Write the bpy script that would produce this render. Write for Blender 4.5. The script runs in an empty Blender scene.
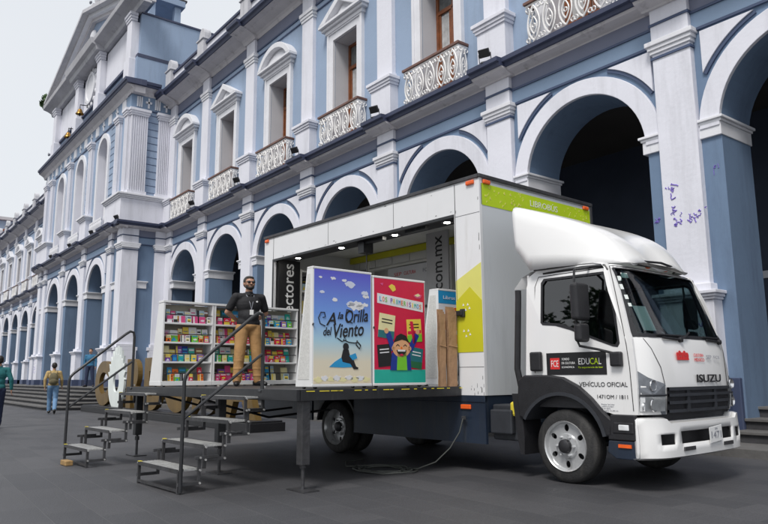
import bpy, bmesh, math, random
from mathutils import Vector, Matrix
from math import sin, cos, pi, radians as R
random.seed(7)
S = bpy.context.scene
COL = S.collection
# ------------------------------------------------------------------ camera, sky, sun, exposure
CX, CY, FPX, CAMZ = 384.0, 262.0, 690.0, 1.22
def cam_axes(p, ro, az):
    p, ro, a = R(p), R(ro), R(az)
    fw = Vector((cos(a)*cos(p), sin(a)*cos(p), sin(p))); r = Vector((sin(a), -cos(a), 0)); u = r.cross(fw)
    return r*cos(ro)+u*sin(ro), -r*sin(ro)+u*cos(ro), fw
cr, cu, cf = cam_axes(9.43, -0.4, 142.3)
cam = bpy.data.objects.new('camera', bpy.data.cameras.new('camera')); COL.objects.link(cam)
cam.matrix_world = Matrix(((cr.x, cu.x, -cf.x, 0), (cr.y, cu.y, -cf.y, 0), (cr.z, cu.z, -cf.z, CAMZ), (0, 0, 0, 1)))
cam.data.sensor_width = 36; cam.data.lens = 36*FPX/768; cam.data.clip_start = .05; cam.data.clip_end = 2000
S.camera = cam
w = bpy.data.worlds.new('World'); S.world = w; w.use_nodes = True
nt = w.node_tree; bg = nt.nodes['Background']
sky = nt.nodes.new('ShaderNodeTexSky'); sky.sky_type = 'NISHITA'; sky.sun_disc = False
SUN_EL, SUN_AZ = 55, -62          # sun azimuth as a world direction angle (deg, from +X towards +Y)
sky.sun_elevation = R(SUN_EL); sky.sun_rotation = R(90-SUN_AZ); sky.air_density = 1.2; sky.dust_density = 3
mx = nt.nodes.new('ShaderNodeMixRGB'); mx.inputs[0].default_value = .72; mx.inputs[2].default_value = (6.5, 6.7, 6.95, 1)
# a soft overcast layer over the blue sky, faintly uneven
tc = nt.nodes.new('ShaderNodeTexCoord'); no = nt.nodes.new('ShaderNodeTexNoise'); no.inputs['Scale'].default_value = 1.6; no.inputs['Detail'].default_value = 3
mr = nt.nodes.new('ShaderNodeMapRange'); mr.inputs[3].default_value = .80; mr.inputs[4].default_value = 1.0
nt.links.new(tc.outputs['Generated'], no.inputs['Vector']); nt.links.new(no.outputs['Fac'], mr.inputs[0]); nt.links.new(mr.outputs[0], mx.inputs[0])
nt.links.new(sky.outputs[0], mx.inputs[1]); nt.links.new(mx.outputs[0], bg.inputs[0]); bg.inputs[1].default_value = .095
sl = bpy.data.lights.new('sun', 'SUN'); sl.energy = 1.9; sl.angle = R(18); sl.color = (1, .965, .92)
so = bpy.data.objects.new('sun', sl); COL.objects.link(so)
sd = Vector((cos(R(SUN_AZ))*cos(R(SUN_EL)), sin(R(SUN_AZ))*cos(R(SUN_EL)), sin(R(SUN_EL))))
so.rotation_euler = sd.to_track_quat('Z', 'Y').to_euler(); so.location = (0, -20, 30)
vs = S.view_settings; vs.view_transform = 'Standard'; vs.look = 'None'; vs.gamma = 1; vs.use_curve_mapping = False; vs.exposure = .5

# ------------------------------------------------------------------ materials
def mat(name, col, rough=.6, var=.12, scale=1.5, bump=0, bscale=30, metal=0, spec=.5, coat=0, dirt=None, dscale=.6, dlo=.55, dhi=.75, emit=0):
    m = bpy.data.materials.new(name); m.use_nodes = True; t = m.node_tree; b = t.nodes['Principled BSDF']
    b.inputs['Roughness'].default_value = rough; b.inputs['Metallic'].default_value = metal
    b.inputs['Specular IOR Level'].default_value = spec; b.inputs['Coat Weight'].default_value = coat; b.inputs['Coat Roughness'].default_value = .08
    tc = t.nodes.new('ShaderNodeTexCoord')
    n = t.nodes.new('ShaderNodeTexNoise'); n.inputs['Scale'].default_value = scale; n.inputs['Detail'].default_value = 6; n.inputs['Roughness'].default_value = .6
    t.links.new(tc.outputs['Object'], n.inputs['Vector'])
    r = t.nodes.new('ShaderNodeValToRGB'); e = r.color_ramp.elements
    e[0].position = .3; e[1].position = .7
    e[0].color = tuple(c*(1-var) for c in col)+(1,); e[1].color = tuple(min(1, c*(1+var)) for c in col)+(1,)
    t.links.new(n.outputs['Fac'], r.inputs[0]); out = r.outputs[0]
    if dirt:
        n2 = t.nodes.new('ShaderNodeTexNoise'); n2.inputs['Scale'].default_value = dscale; n2.inputs['Detail'].default_value = 9; n2.inputs['Roughness'].default_value = .7
        mp = t.nodes.new('ShaderNodeMapping'); mp.inputs['Scale'].default_value = (1.6, 1.6, .22); t.links.new(tc.outputs['Object'], mp.inputs[0]); t.links.new(mp.outputs[0], n2.inputs['Vector'])
        q = t.nodes.new('ShaderNodeMapRange'); q.inputs[1].default_value = dlo; q.inputs[2].default_value = dhi; q.inputs[4].default_value = .8
        t.links.new(n2.outputs['Fac'], q.inputs[0])
        mi = t.nodes.new('ShaderNodeMixRGB'); mi.inputs[2].default_value = tuple(dirt)+(1,); t.links.new(q.outputs[0], mi.inputs[0]); t.links.new(out, mi.inputs[1]); out = mi.outputs[0]
    t.links.new(out, b.inputs['Base Color'])
    if bump:
        n3 = t.nodes.new('ShaderNodeTexNoise'); n3.inputs['Scale'].default_value = bscale; n3.inputs['Detail'].default_value = 4; t.links.new(tc.outputs['Object'], n3.inputs['Vector'])
        bu = t.nodes.new('ShaderNodeBump'); bu.inputs['Strength'].default_value = bump; bu.inputs['Distance'].default_value = .02
        t.links.new(n3.outputs['Fac'], bu.inputs['Height']); t.links.new(bu.outputs[0], b.inputs['Normal'])
    if emit:
        b.inputs['Emission Color'].default_value = tuple(col)+(1,); b.inputs['Emission Strength'].default_value = emit
    return m
M = {}
M['white_plaster'] = mat('white_plaster', (.73, .735, .80), .75, .04, .8, .2, 12, dirt=(.40, .40, .43), dscale=1.2, dlo=.50, dhi=.92)
M['white_trim'] = mat('white_trim', (.73, .735, .77), .7, .05, 2, .1, 15, dirt=(.36, .36, .38), dscale=2.2, dlo=.6, dhi=.8)
M['reveal'] = mat('reveal_plaster', (.55, .55, .58), .8, .05, 1)
M['blue_low'] = mat('blue_plaster_arcade', (.145, .215, .325), .75, .08, .5, .15, 10, dirt=(.085, .12, .19), dscale=1.0, dlo=.5, dhi=.78)
M['blue_up'] = mat('pale_blue_plaster', (.29, .375, .51), .75, .06, .6, .2, 10, dirt=(.19, .235, .31), dscale=1.1, dlo=.50, dhi=.88)
M['blue_band'] = mat('blue_band', (.20, .28, .40), .7, .06, .8)
M['frieze'] = mat('grey_violet_band', (.17, .185, .255), .75, .06, .8)
M['line'] = mat('dark_blue_moulding', (.055, .08, .15), .6, .1, 2)
M['ledge'] = mat('slate_blue_ledge', (.045, .055, .105), .55, .15, 1.5, dirt=(.12, .12, .15), dscale=3, dlo=.6, dhi=.8)
M['taupe'] = mat('taupe_moulding', (.58, .56, .58), .75, .08, 1.2, dirt=(.25, .24, .25), dscale=2)
M['plinth'] = mat('dark_blue_plinth', (.05, .068, .13), .6, .12, 1, dirt=(.09, .09, .12), dscale=2, dlo=.55, dhi=.75)
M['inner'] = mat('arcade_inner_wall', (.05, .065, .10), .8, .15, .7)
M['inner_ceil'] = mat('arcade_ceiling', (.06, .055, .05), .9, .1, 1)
M['iron_white'] = mat('white_iron', (.80, .79, .78), .5, .1, 8)
M['wood'] = mat('varnished_wood', (.20, .065, .022), .35, .3, 6)
M['rail_wood'] = mat('wood_rail', (.16, .08, .06), .5, .2, 6)
M['curtain'] = mat('curtain_cloth', (.42, .42, .42), .7, .25, 5)
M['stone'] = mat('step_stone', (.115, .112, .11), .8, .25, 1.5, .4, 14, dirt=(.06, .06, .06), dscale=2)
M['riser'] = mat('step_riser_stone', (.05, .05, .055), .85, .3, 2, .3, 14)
M['concrete'] = mat('attic_plaster', (.52, .52, .55), .85, .1, 1, .2, 8, dirt=(.2, .2, .22), dscale=1)
M['purple'] = mat('purple_paint_scrawl', (.20, .14, .52), .7, .2, 20)
M['truck_white'] = mat('white_vehicle_paint', (.80, .80, .80), .22, .015, 2, coat=.35, dirt=(.6, .6, .59), dscale=2.5, dlo=.62, dhi=.9)
M['panel_white'] = mat('white_box_panel', (.74, .745, .76), .42, .03, 1.2, .08, 3, dirt=(.5, .49, .47), dscale=2.5, dlo=.6, dhi=.85)
M['box_grey'] = mat('box_front_panel', (.60, .63, .66), .4, .03, .6, dirt=(.45, .47, .5), dscale=1)
M['black_pl'] = mat('black_plastic', (.018, .018, .021), .45, .2, 8, .1, 60)
M['dark_pl'] = mat('charcoal_plastic', (.03, .033, .04), .5, .2, 5)
M['navy'] = mat('navy_metal', (.016, .026, .047), .38, .2, 2, dirt=(.04, .045, .05), dscale=3, dlo=.5, dhi=.75)
M['rubber'] = mat('tyre_rubber', (.022, .022, .023), .75, .25, 6, .3, 40, dirt=(.06, .058, .055), dscale=5, dlo=.5, dhi=.7)
M['rim'] = mat('painted_rim', (.62, .63, .64), .30, .10, 8, metal=.6, dirt=(.16, .15, .14), dscale=7, dlo=.55, dhi=.75)
M['hub'] = mat('hub_metal', (.05, .05, .055), .45, .2, 10, metal=.6)
M['chrome'] = mat('bright_metal', (.75, .75, .76), .15, .03, 5, metal=1)
M['steel'] = mat('worn_steel', (.075, .075, .08), .45, .3, 5, .2, 30, metal=.5, dirt=(.05, .045, .04), dscale=6)
M['black_steel'] = mat('black_painted_steel', (.02, .021, .024), .4, .25, 5, dirt=(.07, .07, .07), dscale=8, dlo=.58, dhi=.75)
M['tread'] = mat('aluminium_tread', (.48, .48, .47), .4, .2, 10, .3, 50, metal=.5)
M['yellow'] = mat('yellow_tape', (.75, .62, .05), .6, .1, 5)
M['lime'] = mat('lime_decal', (.50, .68, .015), .4, .06, 2)
M['olive_yellow'] = mat('olive_yellow_decal', (.56, .54, .02), .4, .05, 2)
M['pale_yellow'] = mat('pale_yellow_decal', (.68, .66, .17), .4, .05, 2)
M['orange'] = mat('orange_lens', (.85, .13, .02), .25, .1, 10)
M['lens'] = mat('clear_lens', (.74, .76, .78), .08, .2, 9, coat=.5)
M['lamp_dark'] = mat('headlamp_inner', (.20, .215, .24), .25, .3, 9, metal=.3)
M['red'] = mat('red_print', (.65, .03, .03), .5, .05, 5)
M['text_white'] = mat('white_lettering', (.78, .78, .78), .5, .02, 5)
M['text_dark'] = mat('dark_lettering', (.03, .03, .035), .5, .05, 5)
M['text_grey'] = mat('grey_lettering', (.25, .26, .3), .5, .05, 5)
M['black_print'] = mat('black_print', (.012, .012, .014), .5, .1, 5)
M['board_white'] = mat('white_board', (.74, .745, .75), .5, .03, 3)
M['perf'] = mat('perforated_panel', (.60, .60, .58), .6, .14, 40)
M['shelf_back'] = mat('cream_backing', (.45, .43, .36), .6, .12, 4)
M['gold'] = mat('bronze_paint', (.17, .105, .028), .42, .2, 3, metal=.35, dirt=(.09, .055, .02), dscale=2)
M['base_black'] = mat('black_base', (.012, .012, .014), .5, .2, 3)
M['mint'] = mat('pale_mint_paint', (.72, .77, .75), .5, .05, 3)
M['card'] = mat('corrugated_card', (.37, .22, .125), .85, .12, 6, .2, 30)
M['cable'] = mat('cable_rubber', (.06, .065, .06), .6, .2, 8)
M['brick_wood'] = mat('wood_block', (.32, .2, .08), .8, .25, 8, .3, 20)
M['int_white'] = mat('cabinet_white', (.82, .82, .78), .5, .06, 3)
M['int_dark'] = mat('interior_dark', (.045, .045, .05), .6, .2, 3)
M['banner'] = mat('banner_vinyl', (.72, .73, .76), .5, .04, 2)
M['skin'] = mat('skin', (.42, .23, .155), .5, .08, 12)
M['hair'] = mat('dark_hair', (.016, .012, .01), .55, .3, 40, .4, 60)
M['poloblack'] = mat('black_cotton', (.012, .012, .015), .8, .25, 10, 1.0, 7)
M['khaki'] = mat('tan_twill', (.40, .225, .09), .8, .12, 9, 1.0, 7)
M['teal'] = mat('teal_knit', (.015, .13, .14), .85, .15, 10, 1.0, 7)
M['mustard'] = mat('beige_jacket', (.42, .30, .13), .85, .12, 8, 1.0, 7)
M['denim'] = mat('light_denim', (.13, .24, .40), .85, .18, 8, 1.0, 7)
M['navy_cloth'] = mat('navy_cloth', (.02, .03, .07), .85, .15, 8, 1.0, 7)
M['blue_shirt'] = mat('blue_shirt', (.03, .14, .26), .85, .15, 8, 1.0, 7)
M['pack'] = mat('olive_backpack', (.13, .11, .06), .8, .2, 9, .3, 20)
M['shoe'] = mat('black_shoe', (.012, .012, .014), .4, .2, 10)
M['brass'] = mat('brass', (.34, .19, .05), .3, .1, 5, metal=.9)
M['leaf'] = mat('leaf', (.05, .10, .03), .7, .4, 8)
M['bark'] = mat('bark', (.08, .06, .045), .9, .3, 8)
M['roof_red'] = mat('terracotta', (.30, .10, .06), .8, .2, 2)
M['sock_plate'] = mat('licence_plate_print', (.55, .58, .58), .4, .1, 30)

def glass_mat(name, tint, rough=.02, ior=1.5):
    m = bpy.data.materials.new(name); m.use_nodes = True; t = m.node_tree; t.nodes.clear()
    o = t.nodes.new('ShaderNodeOutputMaterial'); mixn = t.nodes.new('ShaderNodeMixShader'); tr = t.nodes.new('ShaderNodeBsdfTransparent'); g = t.nodes.new('ShaderNodeBsdfGlossy')
    f = t.nodes.new('ShaderNodeFresnel'); f.inputs[0].default_value = ior; g.inputs['Roughness'].default_value = rough; tr.inputs[0].default_value = tint+(1,)
    t.links.new(f.outputs[0], mixn.inputs[0]); t.links.new(tr.outputs[0], mixn.inputs[1]); t.links.new(g.outputs[0], mixn.inputs[2]); t.links.new(mixn.outputs[0], o.inputs[0])
    return m
M['windshield'] = glass_mat('windshield_glass', (.62, .80, .78), ior=1.75)
M['side_glass'] = glass_mat('side_glass', (.42, .48, .50), ior=2.1)
M['clear_cover'] = glass_mat('clear_cover', (.9, .9, .9))
M['window_pane'] = mat('window_pane', (.16, .17, .17), .06, .4, 4, coat=.3)

# ------------------------------------------------------------------ mesh helpers
WM = {}
I4 = Matrix.Identity(4)
def setprops(o, label=None, cat=None, group=None, kind=None):
    if label: o['label'] = label
    if cat: o['category'] = cat
    if group: o['group'] = group
    if kind: o['kind'] = kind
    return o
def place(o, parent=None, F=I4):
    COL.objects.link(o)
    if parent is None:
        o.matrix_world = F
    else:
        o.parent = parent; o.matrix_parent_inverse = WM[parent].inverted(); o.matrix_basis = F
    WM[o] = F.copy()
    return o
def thing(name, label, cat, loc=(0, 0, 0), rz=0, group=None, F=I4, kind=None):
    o = bpy.data.objects.new(name, None); o.empty_display_size = .2
    place(o, None, F @ Matrix.Translation(loc) @ Matrix.Rotation(R(rz), 4, 'Z'))
    return setprops(o, label, cat, group, kind)
def mats_to(me, ms):
    for m in (ms if isinstance(ms, (list, tuple)) else [ms]): me.materials.append(M[m] if isinstance(m, str) else m)
class MB:
    def __init__(s): s.v = []; s.f = []; s.mi = []; s.k = 0
    def add(s, vs, fs, k=None):
        b = len(s.v); s.v += [tuple(x) for x in vs]; s.f += [tuple(b+i for i in f) for f in fs]; s.mi += [s.k if k is None else k]*len(fs); return s
    def box(s, x0, x1, y0, y1, z0, z1, k=None):
        vs = [(x, y, z) for z in (z0, z1) for y in (y0, y1) for x in (x0, x1)]
        return s.add(vs, [(0, 2, 3, 1), (4, 5, 7, 6), (0, 1, 5, 4), (2, 6, 7, 3), (0, 4, 6, 2), (1, 3, 7, 5)], k)
    def obox(s, c, sx, sy, sz, rot, k=None):
        c = Vector(c); vs = [c+rot @ Vector((x*sx/2, y*sy/2, z*sz/2)) for z in (-1, 1) for y in (-1, 1) for x in (-1, 1)]
        return s.add(vs, [(0, 2, 3, 1), (4, 5, 7, 6), (0, 1, 5, 4), (2, 6, 7, 3), (0, 4, 6, 2), (1, 3, 7, 5)], k)
    def prism(s, pts, fn0, fn1, k=None):      # pts 2D; fn maps (a,b) to 3D for the two ends
        n = len(pts); vs = [fn0(*p) for p in pts]+[fn1(*p) for p in pts]
        return s.add(vs, [tuple(range(n))[::-1], tuple(range(n, 2*n))]+[(i, (i+1) % n, n+(i+1) % n, n+i) for i in range(n)], k)
    def px(s, pts, x0, x1, k=None): return s.prism(pts, lambda a, b: (x0, a, b), lambda a, b: (x1, a, b), k)   # profile (y,z) along x
    def py(s, pts, y0, y1, k=None): return s.prism(pts, lambda a, b: (a, y0, b), lambda a, b: (a, y1, b), k)   # profile (x,z) along y
    def pz(s, pts, z0, z1, k=None): return s.prism(pts, lambda a, b: (a, b, z0), lambda a, b: (a, b, z1), k)
    def tube(s, path, r, n=8, k=None, cap=True):
        path = [Vector(p) for p in path]; rs = r if isinstance(r, (list, tuple)) else [r]*len(path); b = len(s.v); up = None
        for i, p in enumerate(path):
            d = (path[min(i+1, len(path)-1)]-path[max(i-1, 0)]).normalized()
            if up is None: up = Vector((0, 0, 1)) if abs(d.z) < .9 else Vector((1, 0, 0))
            a = d.cross(up).normalized(); up = a.cross(d).normalized()
            for j in range(n):
                t = 2*pi*j/n; s.v.append(tuple(p+(a*cos(t)+up*sin(t))*rs[i]))
        fs = []
        for i in range(len(path)-1):
            for j in range(n): fs.append((b+i*n+j, b+i*n+(j+1) % n, b+(i+1)*n+(j+1) % n, b+(i+1)*n+j))
        if cap: fs += [tuple(b+j for j in range(n))[::-1], tuple(b+(len(path)-1)*n+j for j in range(n))]
        s.f += fs; s.mi += [s.k if k is None else k]*len(fs); return s
    def cyl(s, p0, p1, r, n=16, k=None, r1=None): return s.tube([p0, p1], [r, r if r1 is None else r1], n, k)
    def lathe(s, prof, c, axis='Y', n=32, k=None):      # prof: (offset along axis, radius)
        c = Vector(c); b = len(s.v); e = {'X': ((1, 0, 0), (0, 1, 0), (0, 0, 1)), 'Y': ((0, 1, 0), (1, 0, 0), (0, 0, 1)), 'Z': ((0, 0, 1), (1, 0, 0), (0, 1, 0))}[axis]
        A, U, V = map(Vector, e)
        for (a, r) in prof:
            for j in range(n):
                t = 2*pi*j/n; s.v.append(tuple(c+A*a+U*(r*cos(t))+V*(r*sin(t))))
        fs = [(b+i*n+j, b+i*n+(j+1) % n, b+(i+1)*n+(j+1) % n, b+(i+1)*n+j) for i in range(len(prof)-1) for j in range(n)]
        s.f += fs; s.mi += [s.k if k is None else k]*len(fs); return s
    def ell(s, c, rx, ry, rz, rot=None, nu=16, nv=10, k=None):
        c = Vector(c); vs = []; rot = rot or Matrix.Identity(3)
        for i in range(1, nv):
            for j in range(nu):
                a, t = pi*i/nv, 2*pi*j/nu; vs.append(c+rot @ Vector((rx*sin(a)*cos(t), ry*sin(a)*sin(t), rz*cos(a))))
        fs = [(i*nu+j, i*nu+(j+1) % nu, (i+1)*nu+(j+1) % nu, (i+1)*nu+j) for i in range(nv-2) for j in range(nu)]
        n = len(vs); vs += [c+rot @ Vector((0, 0, rz)), c-rot @ Vector((0, 0, rz))]
        fs += [(n, (j+1) % nu, j) for j in range(nu)]+[(n+1, (nv-2)*nu+j, (nv-2)*nu+(j+1) % nu) for j in range(nu)]
        return s.add(vs, fs, k)
    def caps(s, p0, p1, r0, r1, fl=1.0, n=14):        # tapered capsule, fl flattens it across y
        p0, p1 = Vector(p0), Vector(p1); d = (p1-p0); L = d.length; d.normalize()
        a = d.cross(Vector((0, 1, 0)));  a = a.normalized() if a.length > .05 else Vector((1, 0, 0)); b = a.cross(d).normalized()
        rings = []
        for i in range(1, 5): t = pi/2*(1-i/5); rings.append((-sin(t)*r0, cos(t)*r0))
        rings += [(0, r0), (L*.5, (r0+r1)/2), (L, r1)]
        for i in range(1, 5): t = pi/2*i/5; rings.append((L+sin(t)*r1, cos(t)*r1))
        vs = []
        for (o, r) in rings:
            for j in range(n): t = 2*pi*j/n; vs.append(p0+d*o+a*(r*cos(t))+b*(r*sin(t)*fl))
        m = len(rings); fs = [(i*n+j, i*n+(j+1) % n, (i+1)*n+(j+1) % n, (i+1)*n+j) for i in range(m-1) for j in range(n)]
        fs += [tuple(range(n))[::-1], tuple((m-1)*n+j for j in range(n))]
        return s.add(vs, fs)
    def merge(s, me, T=I4, k=None):
        s.add([T @ v.co for v in me.vertices], [tuple(p.vertices) for p in me.polygons], k); return s
    def mesh(s, name='m'):
        me = bpy.data.meshes.new(name); me.from_pydata(s.v, [], s.f)
        for p, i in zip(me.polygons, s.mi): p.material_index = i
        bm = bmesh.new(); bm.from_mesh(me); bmesh.ops.recalc_face_normals(bm, faces=bm.faces); bm.to_mesh(me); bm.free()
        return me
    def build(s, name, mt, parent=None, F=I4, smooth=False, bevel=0, seg=2, label=None):
        me = s.mesh(name); mats_to(me, mt); o = bpy.data.objects.new(name, me); place(o, parent, F)
        if smooth:
            for p in me.polygons: p.use_smooth = True
            if smooth != 'all':
                me.set_sharp_from_angle(angle=R(38))
        if bevel:
            b = o.modifiers.new('bevel', 'BEVEL'); b.width = bevel; b.segments = seg; b.limit_method = 'ANGLE'; b.angle_limit = R(35); b.harden_normals = False
        if label: o['label'] = label
        return o
def eval_mesh(o):
    dg = bpy.context.evaluated_depsgraph_get(); me = bpy.data.meshes.new_from_object(o.evaluated_get(dg)); return me
def raw_mesh(o): me = o.to_mesh().copy(); o.to_mesh_clear(); return me
def plate(outer, holes=(), th=.1, bevel=0):
    """flat plate from 2D outlines with holes, in XY, thickness 0..th in Z"""
    cu = bpy.data.curves.new('c', 'CURVE'); cu.dimensions = '2D'; cu.fill_mode = 'BOTH'; cu.extrude = th/2; cu.bevel_depth = bevel
    for pts in [outer]+list(holes):
        sp = cu.splines.new('POLY'); sp.points.add(len(pts)-1)
        for p, q in zip(sp.points, pts): p.co = (q[0], q[1], 0, 1)
        sp.use_cyclic_u = True
    o = bpy.data.objects.new('c', cu); me = raw_mesh(o); bpy.data.objects.remove(o); bpy.data.curves.remove(cu)
    me.transform(Matrix.Translation((0, 0, th/2))); return me
def text_mesh(s, w=None, h=None, ext=.002, shear=0, off=0):
    cu = bpy.data.curves.new('t', 'FONT'); cu.body = s; cu.size = 1; cu.extrude = .01; cu.shear = shear; cu.offset = off; cu.resolution_u = 8 if ext > .1 else 3
    o = bpy.data.objects.new('t', cu); me = raw_mesh(o); bpy.data.objects.remove(o); bpy.data.curves.remove(cu)
    xs = [v.co.x for v in me.vertices]; ys = [v.co.y for v in me.vertices]
    x0, x1, y0, y1 = min(xs), max(xs), min(ys), max(ys); sx = (w/(x1-x0)) if w else None; sy = (h/(y1-y0)) if h else None
    sx = sx or sy; sy = sy or sx
    me.transform(Matrix.Diagonal((sx, sy, ext/.02, 1)) @ Matrix.Translation((-(x0+x1)/2, -(y0+y1)/2, .01))); return me
# frames that carry a flat (a, b, n) drawing into the scene
def face_mY(x, y, z): return Matrix(((1, 0, 0, x), (0, 0, -1, y), (0, 1, 0, z), (0, 0, 0, 1)))     # seen from -Y: a->+X, b->+Z, n->-Y
def face_pX(x, y, z): return Matrix(((0, 0, 1, x), (1, 0, 0, y), (0, 1, 0, z), (0, 0, 0, 1)))      # seen from +X: a->+Y, b->+Z, n->+X
def circ(cx, cy, r, n=24, a0=0, a1=2*pi, ry=None):
    ry = ry or r; full = abs(a1-a0-2*pi) < 1e-6
    return [(cx+r*cos(a0+(a1-a0)*i/(n if full else n-1)), cy+ry*sin(a0+(a1-a0)*i/(n if full else n-1))) for i in range(n)]
def draw(shapes, name, mt, parent, T, F, th=.003):
    mb = MB()
    for sh in shapes: mb.merge(plate(sh, (), th), T)
    return mb.build(name, mt, parent, F)
def words(s, name, mt, parent, T, F, w=None, h=None, rot=0, **kw):
    mb = MB(); mb.merge(text_mesh(s, w, h, **kw), T @ Matrix.Rotation(rot, 4, 'Z')); return mb.build(name, mt, parent, F)

# ------------------------------------------------------------------ ground
def ground():
    me = bpy.data.meshes.new('ground'); me.from_pydata([(-900, -900, 0), (900, -900, 0), (900, 900, 0), (-900, 900, 0)], [], [(0, 1, 2, 3)])
    m = bpy.data.materials.new('grey_stone_paving'); m.use_nodes = True; t = m.node_tree; b = t.nodes['Principled BSDF']
    tc = t.nodes.new('ShaderNodeTexCoord'); mp = t.nodes.new('ShaderNodeMapping'); mp.inputs['Rotation'].default_value = (0, 0, R(2.9)); t.links.new(tc.outputs['Object'], mp.inputs[0])
    br = t.nodes.new('ShaderNodeTexBrick'); br.inputs['Scale'].default_value = 1; br.inputs['Brick Width'].default_value = .8; br.inputs['Row Height'].default_value = .4
    br.inputs['Mortar Size'].default_value = .004; br.inputs['Mortar Smooth'].default_value = .4
    br.inputs['Color1'].default_value = (.066, .066, .071, 1); br.inputs['Color2'].default_value = (.047, .048, .053, 1); br.inputs['Mortar'].default_value = (.088, .088, .09, 1)
    t.links.new(mp.outputs[0], br.inputs['Vector'])
    n1 = t.nodes.new('ShaderNodeTexNoise'); n1.inputs['Scale'].default_value = .35; n1.inputs['Detail'].default_value = 8; n1.inputs['Roughness'].default_value = .65; t.links.new(tc.outputs['Object'], n1.inputs['Vector'])
    n2 = t.nodes.new('ShaderNodeTexNoise'); n2.inputs['Scale'].default_value = 60; n2.inputs['Detail'].default_value = 4; t.links.new(tc.outputs['Object'], n2.inputs['Vector'])
    r1 = t.nodes.new('ShaderNodeMapRange'); r1.inputs[1].default_value = .3; r1.inputs[2].default_value = .7; r1.inputs[3].default_value = .78; r1.inputs[4].default_value = 1.2; t.links.new(n1.outputs['Fac'], r1.inputs[0])
    r2 = t.nodes.new('ShaderNodeMapRange'); r2.inputs[1].default_value = .3; r2.inputs[2].default_value = .7; r2.inputs[3].default_value = .8; r2.inputs[4].default_value = 1.2; t.links.new(n2.outputs['Fac'], r2.inputs[0])
    mu = t.nodes.new('ShaderNodeMath'); mu.operation = 'MULTIPLY'; t.links.new(r1.outputs[0], mu.inputs[0]); t.links.new(r2.outputs[0], mu.inputs[1])
    vm = t.nodes.new('ShaderNodeVectorMath'); vm.operation = 'SCALE'; t.links.new(br.outputs['Color'], vm.inputs[0]); t.links.new(mu.outputs[0], vm.inputs['Scale'])
    t.links.new(vm.outputs[0], b.inputs['Base Color'])
    r3 = t.nodes.new('ShaderNodeMapRange'); r3.inputs[3].default_value = .42; r3.inputs[4].default_value = .72; t.links.new(n1.outputs['Fac'], r3.inputs[0]); t.links.new(r3.outputs[0], b.inputs['Roughness'])
    bu = t.nodes.new('ShaderNodeBump'); bu.inputs['Strength'].default_value = .35; bu.inputs['Distance'].default_value = .01; ad = t.nodes.new('ShaderNodeMath'); ad.operation = 'MULTIPLY_ADD'
    t.links.new(br.outputs['Fac'], ad.inputs[0]); ad.inputs[1].default_value = -1.2; t.links.new(n2.outputs['Fac'], ad.inputs[2]); t.links.new(ad.outputs[0], bu.inputs['Height']); t.links.new(bu.outputs[0], b.inputs['Normal'])
    me.materials.append(m); o = bpy.data.objects.new('ground', me); place(o); o['kind'] = 'structure'
ground()

# ------------------------------------------------------------------ the town hall
hall = thing('town_hall', 'long two-storey arcaded hall in pale blue and white plaster with a pedimented centre block', 'building', (-33, 14, 0))
def P(mb, name, mt, **kw): return mb.build(name, mt, hall, **kw)
def arcade_outline(xl, xr, cs, r, zs, zb, zt):
    pts = [(xl, zt), (xl, zb)]
    for c in sorted(cs):
        pts += [(c-r, zb)]+[(c-r*cos(pi*i/28), zs+r*sin(pi*i/28)) for i in range(29)]+[(c+r, zb)]
    return pts+[(xr, zb), (xr, zt)]
def wall_plate(outer, holes, yf, th, name, mt):
    mb = MB(); mb.merge(plate(outer, holes, th), face_mY(0, yf+th, 0)); return P(mb, name, mt)
def moulding(mb, x0, x1, yw, z0, z1, pr, ends=True):      # stepped moulding that wraps a pilaster of front yw
    h = z1-z0
    for a, b, q in ((0, .3, .35), (.3, .62, .65), (.62, 1, 1)):
        e = pr*q if ends else 0
        mb.box(x0-e, x1+e, yw-pr*q, yw+.3, z0+h*a, z0+h*b)
def pilaster_low(x, yw, hw=.38, zt=7.35, zc=7.6, pw=.5):
    mb = MB(); yf = yw-.14
    mb.box(x-hw, x+hw, yf, yw+.05, 2.8, zt); mb.box(x-hw, x+hw, yf-.0, yw+.05, zc, 8.32)
    P(mb, 'pilaster', 'white_plaster', bevel=.012)
    mb = MB(); moulding(mb, x-hw, x+hw, yf, zt, zc, .10); P(mb, 'pilaster_capital', 'white_trim', bevel=.012)
    mb = MB()
    for z in (zt-.11, 7.93): mb.box(x-hw-.025, x+hw+.025, yf-.025, yw+.05, z, z+.05)
    P(mb, 'dark_band', 'line')
    mb = MB(); yp = yw-.3
    mb.box(x-pw, x+pw, yp, yw+.05, 1.16, 2.5); moulding(mb, x-pw, x+pw, yp, 2.5, 2.66, .1); mb.box(x-pw+.06, x+pw-.06, yp+.06, yw+.05, 2.66, 2.8)
    P(mb, 'pedestal', 'white_plaster', bevel=.012)
def impost(x0, x1, yw, depth, z0=5.45, z1=5.8):
    mb = MB(); h = z1-z0
    for a, b, q in ((0, .7, .05), (.7, .85, .075), (.85, 1, .11)):
        mb.box(x0-q, x1+q, yw-q, yw+depth+q, z0+h*a, z0+h*b)
    P(mb, 'impost', 'white_trim', bevel=.01)
def archivolt(c, r, zs, yw, wd=.36):
    mb = MB(); n = 32
    o = [(c-(r+wd)*cos(pi*i/n), zs+(r+wd)*sin(pi*i/n)) for i in range(n+1)]; i_ = [(c-(r-.003)*cos(pi*i/n), zs+(r-.003)*sin(pi*i/n)) for i in range(n+1)]
    z1 = 5.8
    if zs < z1: pass
    mb.py(o+i_[::-1], yw-.07, yw+.02); P(mb, 'archivolt', 'white_plaster', bevel=.01)
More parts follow.
